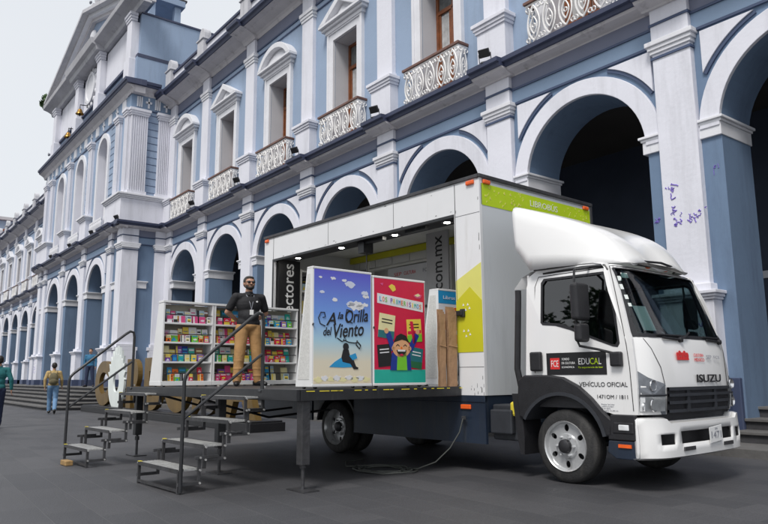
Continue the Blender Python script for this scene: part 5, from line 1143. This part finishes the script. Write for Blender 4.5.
bookcase(-.56, .20, XC, 'right bookcase', [['p_cyan', 'p_violet', 'p_green', 'p_lblue'], ['p_red', 'p_red', 'p_cyan', 'p_white'], ['p_red', 'p_red', 'p_pink', 'p_red'], ['p_cream', 'p_cream', 'p_lblue', None]], 3, 'white bookcase with blue and red books between the man and the boards')
rn = random.Random(9)
for i, z_ in enumerate((1.53, 1.98, 2.43, 2.88)):
    y = .64
    while y < 1.6:
        w_ = rn.choice((.05, .07, .09)); h_ = rn.choice((.26, .3)); m_ = rn.choice(('p_lblue', 'p_white', 'p_cyan', 'p_black', 'p_blue', 'p_cream'))
        book(-6.5, y+w_/2, z_, w_, h_, .16, m_, f'{CN[m_]} book standing upright on the {("lowest", "second lowest", "second highest", "highest")[i]} wall shelf inside the truck', 'upright books on the shelf inside the truck', lean=0); y += w_+.006
# folded cardboard leaning by the opening
for k, (y0, y1, zt, xx, lb) in enumerate(((-.36, -.25, 2.10, -1.64, 'tall narrow flattened cardboard leaning by the truck opening, left piece'), (-.22, -.06, 2.14, -1.62, 'wide flattened cardboard leaning against the truck corner post, right piece'))):
    mb = MB(); n = 10
    zz = [1.085+(zt-1.085)*i/n for i in range(n+1)]; rq = random.Random(k+4)
    for layer in range(3):
        xo = xx+.022*layer
        g = [[(xo+.004*sin(i*1.1+j+k)+.003*rq.random(), y0+(y1-y0)*j/3+.003*sin(i*.9+layer), z_-(.03*layer if i == n else 0)) for j in range(4)] for i, z_ in enumerate(zz)]; grid(mb, g)
    mb.tube([(xx+.055, y0-.003, 1.62), (xx+.06, y1+.003, 1.60)], .006, 4)
    o = own(mb, 'flattened_cardboard', 'card', lb, 'cardboard'); so_ = o.modifiers.new('thick', 'SOLIDIFY'); so_.thickness = .006

# power cable from the socket to the ground and a coil
mb = MB(); pts = [(-1.5, -.05, .67), (-1.52, -.10, .5), (-1.6, -.2, .3), (-1.75, -.32, .12), (-1.95, -.45, .03), (-2.15, -.5, .012)]
rq = random.Random(2); a = 0
for i in range(70):
    a = i*.5; rr_ = .34+.08*sin(i*.37)+rq.uniform(-.02, .02); pts.append((-2.3+rr_*cos(a)*1.1+.04*sin(i*.2), -.75+rr_*sin(a)*.9, .012+.012*((i*7) % 4)/2))
pts += [(-2.9, -.9, .012), (-3.3, -.6, .012), (-3.4, -.2, .012)]
mb.tube(pts, .009, 6); own(mb, 'power_cable', 'cable', 'dark cable hanging from the truck skirt and coiled on the paving', 'cable', smooth=True)

# ------------------------------------------------------------------ city letters in front of the hall
WI = I4
sign = thing('letter_sign', 'large free-standing bronze city letters on a black base, one O a mint sunflower disc', 'sign', (-21, 7.6, 0))
L_ = lambda mb, n, m, par=None, **kw: mb.build(n, m, par or sign, **kw)
mb = MB(); mb.box(-28.4, -14.3, 7.25, 8.15, 0, .20); mb.box(-28.35, -14.35, 7.3, 8.1, .2, .24); L_(mb, 'base', 'base_black', bevel=.01)
for ch, a, b in (('C', -27.9, -26.15), ('R', -24.15, -22.6), ('D', -22.4, -20.85), ('O', -20.6, -18.7), ('B', -18.45, -16.85), ('A', -16.6, -14.7)):
    mb = MB(); mb.merge(text_mesh(ch, b-a, 1.62, ext=.16, off=.06), face_mY((a+b)/2, 7.75, 1.05)); L_(mb, 'letter', 'gold')
mb = MB(); cx_, cz_ = -25.2, 1.22
pts = []
for i in range(144):
    a = 2*pi*i/144; up_ = sin(a) > .02; k = 1.0
    if up_: k = {0: 1.24, 1: 1.10, 2: .96, 3: .94, 4: .96, 5: 1.10}[i % 6]*(.95+.05*sin(a))
    pts.append((cx_+.90*cos(a)*(1+(k-1)*.6), cz_-.08+.98*sin(a)*k))
mb.merge(plate(pts, [circ(cx_, cz_-.12, .34, 28, ry=.36)], .07), face_mY(0, 7.62, 0)); L_(mb, 'sunflower_letter', 'mint')
mb = MB(); mb.box(cx_-.3, cx_+.3, 7.62, 7.9, .2, .5); L_(mb, 'letter_support', 'gold')

# ------------------------------------------------------------------ people
tmp_scene = bpy.data.scenes.new('tmp')
def fuse(mb, name, mt, parent, F, voxel=.008, smooth=4):
    me = mb.mesh(name); o = bpy.data.objects.new(name+'_tmp', me); tmp_scene.collection.objects.link(o)
    r = o.modifiers.new('r', 'REMESH'); r.mode = 'VOXEL'; r.voxel_size = voxel; r.use_smooth_shade = True
    s_ = o.modifiers.new('s', 'SMOOTH'); s_.factor = .5; s_.iterations = smooth
    vl = tmp_scene.view_layers[0]; vl.update(); dg = vl.depsgraph; me2 = bpy.data.meshes.new_from_object(o.evaluated_get(dg)); bpy.data.objects.remove(o)
    me2.materials.clear(); mats_to(me2, mt); me2.name = name; ob = bpy.data.objects.new(name, me2); place(ob, parent, F)
    for p in me2.polygons: p.use_smooth = True
    return ob
def hand(mb, wrist, d, side, k=1.0, curl_=.5):      # d: direction of the hand; side: direction of the thumb
    w0 = Vector(wrist); d = Vector(d).normalized(); t = Vector(side); t = (t-d*t.dot(d)).normalized(); n = d.cross(t).normalized()
    pal = w0+d*.05*k
    for o in (-.025, -.008, .010, .027): mb.caps(w0+d*.02*k+t*o*.7*k, w0+d*.085*k+t*o*k, .0155*k, .0125*k)
    for i, (o, L) in enumerate(((.030, .065), (.010, .075), (-.010, .070), (-.028, .055))):
        a = w0+d*.09*k+t*o*k; m_ = a+(d*.8+n*curl_*.4).normalized()*L*.55*k; e = m_+(d*.5+n*curl_).normalized()*L*.5*k
        mb.caps(a, m_, .0095*k, .0085*k); mb.caps(m_, e, .0085*k, .0072*k)
    a = w0+d*.03*k+t*.03*k; m_ = a+(d*.6+t*.7+n*.2).normalized()*.045*k; mb.caps(a, m_, .013*k, .0105*k); mb.caps(m_, m_+(d*.9+t*.2+n*.3).normalized()*.032*k, .0105*k, .008*k)
def figure(label, loc, rz, H, F, J, cloth, vox, back=False, extra=None):
    k = H/1.75; t = thing('person', label, 'person', loc, rz, F=F); FF = WM[t] @ Matrix.Diagonal((k*cloth.get('wide', 1.04), k*cloth.get('wide', 1.04), k, 1))
    V = lambda p: Vector(p)
    body = MB(); B = body
    B.ell((0, .0, .97), .150, .10, .12); B.ell((0, 0, 1.13), .135, .092, .16); B.ell((0, .005, 1.30), .165, .105, .17); B.caps((-.14, .01, 1.42), (.14, .01, 1.42), .055, .055); B.caps((0, .015, 1.42), (0, 0, 1.57), .056, .050)
    B.ell((0, .0, 1.655), .073, .092, .105); B.ell((0, -.03, 1.595), .052, .058, .052); B.ell((0, -.062, 1.565), .024, .022, .02); B.caps((0, -.088, 1.655), (0, -.104, 1.622), .008, .013)
    for s in (-1, 1): B.ell((s*.075, .01, 1.635), .012, .022, .032); B.ell((s*.028, -.082, 1.665), .016, .014, .008); B.ell((s*.035, -.065, 1.62), .024, .024, .026)
    B.ell((0, -.088, 1.593), .022, .01, .006); B.ell((0, -.086, 1.582), .018, .01, .006)
    for s, n in ((1, 'L'), (-1, 'R')):
        hp, kn, an = V((s*.09, 0, .93)), V(J['knee'+n]), V(J['ank'+n]); B.caps(hp, kn, .078, .052); B.caps(kn, an, .052, .036); _tp = V(J['toe'+n]).normalized(); B.caps(an, Vector((an.x+_tp.x*.12, an.y+_tp.y*.12, max(.045, an.z-.05))), .034, .024)
        sh, el, wr_ = V((s*.185, .01, 1.425)), V(J['el'+n]), V(J['wr'+n]); B.caps(sh, el, .05, .040); B.caps(el, wr_, .040, .026)
        hand(B, wr_, J.get('hd'+n, (wr_-el)), J.get('th'+n, (0, -1, 0)), 1.0)
    fuse(B, 'body', 'skin', t, FF, vox, 3)
    top = MB(); q = .016
    top.ell((0, 0, 1.0), .158+q, .108+q, .12); top.ell((0, 0, 1.13), .140+q, .10+q, .17); top.ell((0, .004, 1.29), .168+q, .108+q, .18); top.caps((-.14, .01, 1.415), (.14, .01, 1.415), .062+q*.4, .062+q*.4); top.caps((0, .014, 1.42), (0, .006, 1.475), .068, .062)
    if cloth.get('belly'): top.ell((0, -.03, 1.10), .13, .115, .14)
    for s, n in ((1, 'L'), (-1, 'R')):
        sh, el, wr_ = V((s*.185, .01, 1.42)), V(J['el'+n]), V(J['wr'+n])
        if cloth['long']: top.caps(sh, el, .062, .052); top.caps(el, el.lerp(wr_, .93), .052, .038)
        else: top.caps(sh, sh.lerp(el, .72), .064, .060)
    tp = fuse(top, cloth['topname'], cloth['top'], t, FF, vox*1.1, 5)
    pa = MB(); q = .018
    pa.ell((0, 0, .95), .150+q, .105+q, .10)
    for s, n in ((1, 'L'), (-1, 'R')):
        hp, kn, an = V((s*.088, 0, .92)), V(J['knee'+n]), V(J['ank'+n]); pa.caps(hp, kn, .098, .078); pa.caps(kn, an, .078, .062)
        for z_ in (.25, .55, .82): c = kn.lerp(an, z_); pa.ell(c, .080-.006*z_, .080-.008*z_, .022)
    fuse(pa, 'trousers', cloth['bottom'], t, FF, vox*1.1, 4)
    for s, n in ((1, 'L'), (-1, 'R')):
        sm_ = MB(); an, td = V(J['ank'+n]), V(J['toe'+n]).normalized(); h0 = an-td*.05; h0.z = max(.035, an.z-.055); e = an+td*.17; e.z = .035+max(0, td.z*.17+an.z-.09); m_ = h0.lerp(e, .55); m_.z += .012
        sm_.caps(h0+Vector((0, 0, .01)), m_, .042, .046); sm_.caps(m_, e, .046, .034); sm_.caps(an+Vector((0, 0, .015)), h0+Vector((0, 0, .02)), .048, .044)
        for i, vv in enumerate(sm_.v): sm_.v[i] = (vv[0], vv[1], max(vv[2], .004))
        fuse(sm_, 'shoe', cloth.get('shoe', 'shoe'), t, FF, vox, 3)
    hr = MB(); hr.ell((0, .022, 1.682), .082, .092, .088); hr.ell((0, .045, 1.645), .078, .065, .085); hr.ell((0, -.045, 1.728), .055, .035, .028)
    for s in (-1, 1): hr.ell((s*.070, .01, 1.675), .016, .04, .035)
    fuse(hr, 'hair', 'hair', t, FF, vox*.9, 2)
    if extra: extra(t, FF)
    return t
stand = dict(kneeL=(.13, -.005, .50), kneeR=(-.12, -.01, .50), ankL=(.165, .02, .09), ankR=(-.14, .015, .09), toeL=(.35, -1, 0), toeR=(-.35, -1, 0))
J = dict(stand, elL=(.285, .09, 1.17), elR=(-.285, .09, 1.17), wrL=(.09, .175, 1.0), wrR=(-.07, .18, 1.02), hdL=(-1, .1, -.2), hdR=(1, .1, -.25), thL=(0, 0, 1), thR=(0, 0, 1))
def extras_man(t, FF):
    A = lambda mb, n, m, **kw: mb.build(n, m, t, FF, **kw)
    mb = MB()
    for s in (-1, 1): mb.ell((s*.034, -.092, 1.656), .027, .012, .020, nu=14, nv=8); mb.tube([(s*.058, -.082, 1.662), (s*.080, -.02, 1.664), (s*.082, .02, 1.655)], .0035, 5)
    mb.tube([(-.02, -.100, 1.662), (.02, -.100, 1.662)], .004, 5); A(mb, 'sunglasses', 'black_pl', smooth=True)
    mb = MB(); mb.ell((0, -.062, 1.562), .045, .036, .034); mb.ell((0, -.092, 1.606), .027, .012, .007)
    for s in (-1, 1): mb.ell((s*.045, -.035, 1.585), .018, .035, .04)
    fuse(mb, 'beard', 'hair', t, FF, .007, 2)
    mb = MB()
    for s in (-1, 1): mb.tube([(s*.07, .03, 1.475), (s*.055, -.06, 1.445), (s*.018, -.125, 1.30), (0, -.13, 1.20)], .0045, 4)
    A(mb, 'lanyard', 'text_grey'); mb = MB(); mb.box(-.028, .028, -.142, -.138, 1.12, 1.20); A(mb, 'name_badge', 'text_white', bevel=.002)
    mb = MB(); mb.ell((.085, -.112, 1.335), .016, .006, .014, nu=10, nv=6); A(mb, 'chest_emblem', 'text_white')
    mb = MB()
    for s in (-1, 1): mb.caps((s*.066, .03, 1.478), (s*.02, -.078, 1.445), .014, .012)
    A(mb, 'collar', 'poloblack', smooth=True)
figure('man in black polo, tan trousers and sunglasses standing on the stage, hands behind his back', (-5.28, -1.12, 1.08), 78, 1.80, TF, J, dict(top='poloblack', topname='polo_shirt', long=False, bottom='khaki', belly=True, wide=1.13), .0085, extra=extras_man)
walk = dict(kneeL=(.09, -.16, .52), kneeR=(-.09, .02, .50), ankL=(.09, -.22, .10), ankR=(-.09, .30, .16), toeL=(0, -1, .0), toeR=(0, -1, -.5),
            elL=(.26, .08, 1.17), elR=(-.25, -.02, 1.17), wrL=(.25, .06, .92), wrR=(-.26, -.16, .95))
def pack(t, FF):
    mb = MB(); mb.ell((0, .19, 1.22), .14, .085, .20); mb.ell((0, .20, 1.10), .145, .09, .12); o = fuse(mb, 'backpack', 'pack', t, FF, .012, 4)
    mb = MB(); mb.ell((0, .275, 1.12), .10, .03, .08); mb.build('pocket', 'pack', o, FF, smooth=True)
    mb = MB()
    for s in (-1, 1): mb.tube([(s*.09, .14, 1.36), (s*.11, .02, 1.49), (s*.11, -.11, 1.40), (s*.12, -.12, 1.2), (s*.14, .05, 1.08)], .014, 6)
    mb.build('strap', 'pack', o, FF)
figure('person seen from behind in beige jacket and jeans with olive backpack, walking to the steps', (-26.9, 5.9, 0), -104, 1.78, I4, walk, dict(top='mustard', topname='jacket', long=True, bottom='denim'), .012, extra=pack)
walk2 = dict(walk, kneeL=(.09, .02, .50), kneeR=(-.09, -.16, .52), ankL=(.09, .28, .15), ankR=(-.09, -.2, .1), toeL=(0, -1, -.5), toeR=(0, -1, 0), elL=(.25, -.02, 1.17), elR=(-.27, .06, 1.17), wrL=(.26, -.14, .95), wrR=(-.29, .02, .93))
figure('person in teal sweater and dark blue trousers walking at the left edge', (-20.02, 3.09, 0), -95, 1.80, I4, walk2, dict(top='teal', topname='sweater', long=True, bottom='navy_cloth'), .011)
figure('distant person in blue shirt standing on the steps behind the C letter', (-33.7, 8.9, .84), 60, 1.74, I4, dict(stand, elL=(.24, .03, 1.16), elR=(-.24, .03, 1.16), wrL=(.25, -.05, .92), wrR=(-.25, -.05, .92)), dict(top='blue_shirt', topname='shirt', long=True, bottom='navy_cloth'), .014)
bpy.data.scenes.remove(tmp_scene)

# ------------------------------------------------------------------ small things on the hall
def floodlight(x, y, z_, rz, label):
    t = thing('floodlight', label, 'floodlight', (x, y, z_), rz, group='black floodlights on the ledge'); FF = WM[t]
    mb = MB(); mb.obox((0, -.02, .23), .27, .08, .20, Matrix.Rotation(R(35), 3, 'X')); mb.build('lamp_head', 'black_pl', t, FF, bevel=.015)
    mb = MB(); mb.tube([(-.15, 0, .23), (-.15, .04, .03), (.15, .04, .03), (.15, 0, .23)], .014, 5); mb.box(-.1, .1, -.02, .1, 0, .03); mb.build('bracket', 'steel', t, FF)
    mb = MB(); mb.obox((0, .022, .278), .23, .012, .16, Matrix.Rotation(R(35), 3, 'X')); mb.build('lens', 'dark_pl', t, FF)
for (x, y, z_, lb) in ((-10.72, 11.36, 8.58, 'rightmost, above the box of the truck'), (-15.1, 11.36, 8.58, 'second from the right, left of the second balcony'), (-19.6, 11.36, 8.58, 'third from the right, beside the third pedestal'), (-24.05, 11.36, 8.58, 'beside the fourth pedestal from the right'), (-28.5, 11.36, 8.58, 'nearest the centre block on the side wing')):
    floodlight(x, y, z_, 20, 'small black floodlight on the slate ledge, '+lb)
for x, lb in ((-33.2, 'at the near corner of the centre block'), (-37.5, 'below the nearest arched window'), (-42.0, 'below the middle arched window'), (-46.6, 'below the farthest arched window')):
    floodlight(x, 9.55, 8.58, 15, 'small black floodlight on the slate ledge '+lb)
for x, y, z_, lb in ((-44.6, 9.62, 15.98, 'lower brass bell on the centre block cornice'), (-42.6, 9.75, 16.9, 'upper brass ornament with orange top on the attic ledge')):
    t = thing('bell', lb, 'bell', (x, y, z_)); mb = MB(); mb.lathe([(0, .24), (.05, .23), (.10, .18), (.25, .13), (.33, .08), (.36, 0)], (0, 0, .1), 'Z', 18); mb.build('bell_body', 'brass', t, WM[t], smooth=True)
    mb = MB(); mb.tube([(0, 0, .48), (0, 0, .7), (0, .5, .75)], .03, 6); mb.ell((0, 0, .06), .06, .06, .09, nu=8, nv=6); mb.build('hanger', 'black_steel', t, WM[t])
def leaves(c, rad, n, seed, s=.12, flat=1.0):
    rn = random.Random(seed); mb = MB()
    for _ in range(n):
        while True:
            p = Vector((rn.uniform(-1, 1), rn.uniform(-1, 1), rn.uniform(-1, 1)))
            if p.length < 1: break
        p = Vector((p.x*rad[0], p.y*rad[1], p.z*rad[2]))+Vector(c); a = Vector((rn.gauss(0, 1), rn.gauss(0, 1), rn.gauss(0, 1))).normalized(); b = a.orthogonal().normalized(); q = s*rn.uniform(.6, 1.3)
        mb.add([p-a*q, p+b*q*.4, p+a*q, p-b*q*.4], [(0, 1, 2, 3)])
    return mb
t = thing('plant', 'small leafy green plant growing on the corner of the pediment', 'plant', (-52.0, 9.6, 20.5)); leaves((-52.0, 9.6, 20.85), (.55, .4, .55), 260, 4, .17).build('foliage', 'leaf', t); mb = MB()
for a in range(5): mb.tube([(-52.0, 9.6, 20.3), (-52.0+.2*cos(a*1.3), 9.6+.2*sin(a*1.3), 20.9)], .015, 4)
mb.build('stem', 'bark', t)
# birds on the roofline
for x, y, z_, lb in ((-42.4, 9.9, 24.15, 'small dark pigeon perched on the pediment peak, left one'), (-41.3, 9.9, 24.2, 'small dark pigeon perched on the pediment peak, right one'), (-48.9, 9.45, 15.95, 'small dark pigeon on the far end of the centre block cornice')):
    mb = MB(); mb.ell((x, y, z_+.12), .17, .08, .09, nu=10, nv=8); mb.ell((x-.14, y, z_+.24), .05, .045, .05, nu=8, nv=6); mb.add([(x+.1, y-.03, z_+.12), (x+.34, y, z_+.06), (x+.1, y+.03, z_+.12)], [(0, 1, 2)]); mb.tube([(x, y-.02, z_+.06), (x, y-.02, z_-.02)], .008, 4)
    setprops(mb.build('pigeon', 'text_grey', None, smooth=True), lb, 'bird')
# distant houses beyond the far wing
def house(x0, x1, y0, y1, z1, m, label, tile=False):
    t = thing('house', label, 'house', ((x0+x1)/2, (y0+y1)/2, 0)); mb = MB(); mb.box(x0, x1, y0, y1, 0, z1); mb.build('wall', m, t)
    mb = MB(); mb.box(x0-.4, x1+.4, y0-.4, y1+.4, z1, z1+.5) if not tile else mb.px([(y0-.5, z1), ((y0+y1)/2, z1+2.2), (y1+.5, z1)], x0-.4, x1+.4); mb.build('roof', 'roof_red' if tile else 'concrete', t)
    for i in range(4):
        for j in range(3):
            mb = MB(); yy = y0+(y1-y0)*(i+.5)/4; zz = z1-2.6-3.2*j; mb.box(x1, x1+.06, yy-.6, yy+.6, zz, zz+1.6); w_ = mb.build('window', 'window_pane', t); mb = MB(); mb.box(x1+.06, x1+.1, yy-.7, yy+.7, zz-.1, zz); mb.build('sill', 'white_trim', w_)
house(-150, -128, 14, 32, 27.5, 'blue_up', 'far pale blue block rising behind the far wing roof at the left edge')
house(-128, -118, 15.5, 21, 22.5, 'concrete', 'far house with a terracotta tiled roof just above the far wing parapet', True)
# trees across the square behind the viewpoint (seen only as reflections in the glass)
for i, (x, y, h_) in enumerate(((-14, -12, 8), (-19, -17, 9.5), (-26, -14, 8.5), (-9, -18, 9))):
    t = thing('tree', ('rounded tree mirrored at the rear of the cab side window', 'tall tree mirrored in the middle of the cab side window', 'wide tree mirrored in the windscreen', 'far tree mirrored in the open door glass of the cab')[i], 'tree', (x, y, 0))
    mb = MB(); mb.tube([(x, y, 0), (x+.1, y, h_*.3), (x-.1, y+.1, h_*.5)], [.28, .2, .14], 8)
    for a in range(6): mb.tube([(x, y, h_*.38), (x+1.6*cos(a*1.05), y+1.6*sin(a*1.05), h_*(.6+.04*(a % 3)))], [.12, .04], 6)
    mb.build('trunk', 'bark', t); rn = random.Random(i); cb = MB()
    for k_ in range(14):
        c = (x+rn.uniform(-2.2, 2.2), y+rn.uniform(-2.2, 2.2), h_*.7+rn.uniform(-1.8, 2)); l_ = leaves(c, (1.1, 1.1, .9), 420, k_+20*i, .19); cb.add(l_.v, l_.f)
    cb.build('crown', 'leaf', t)
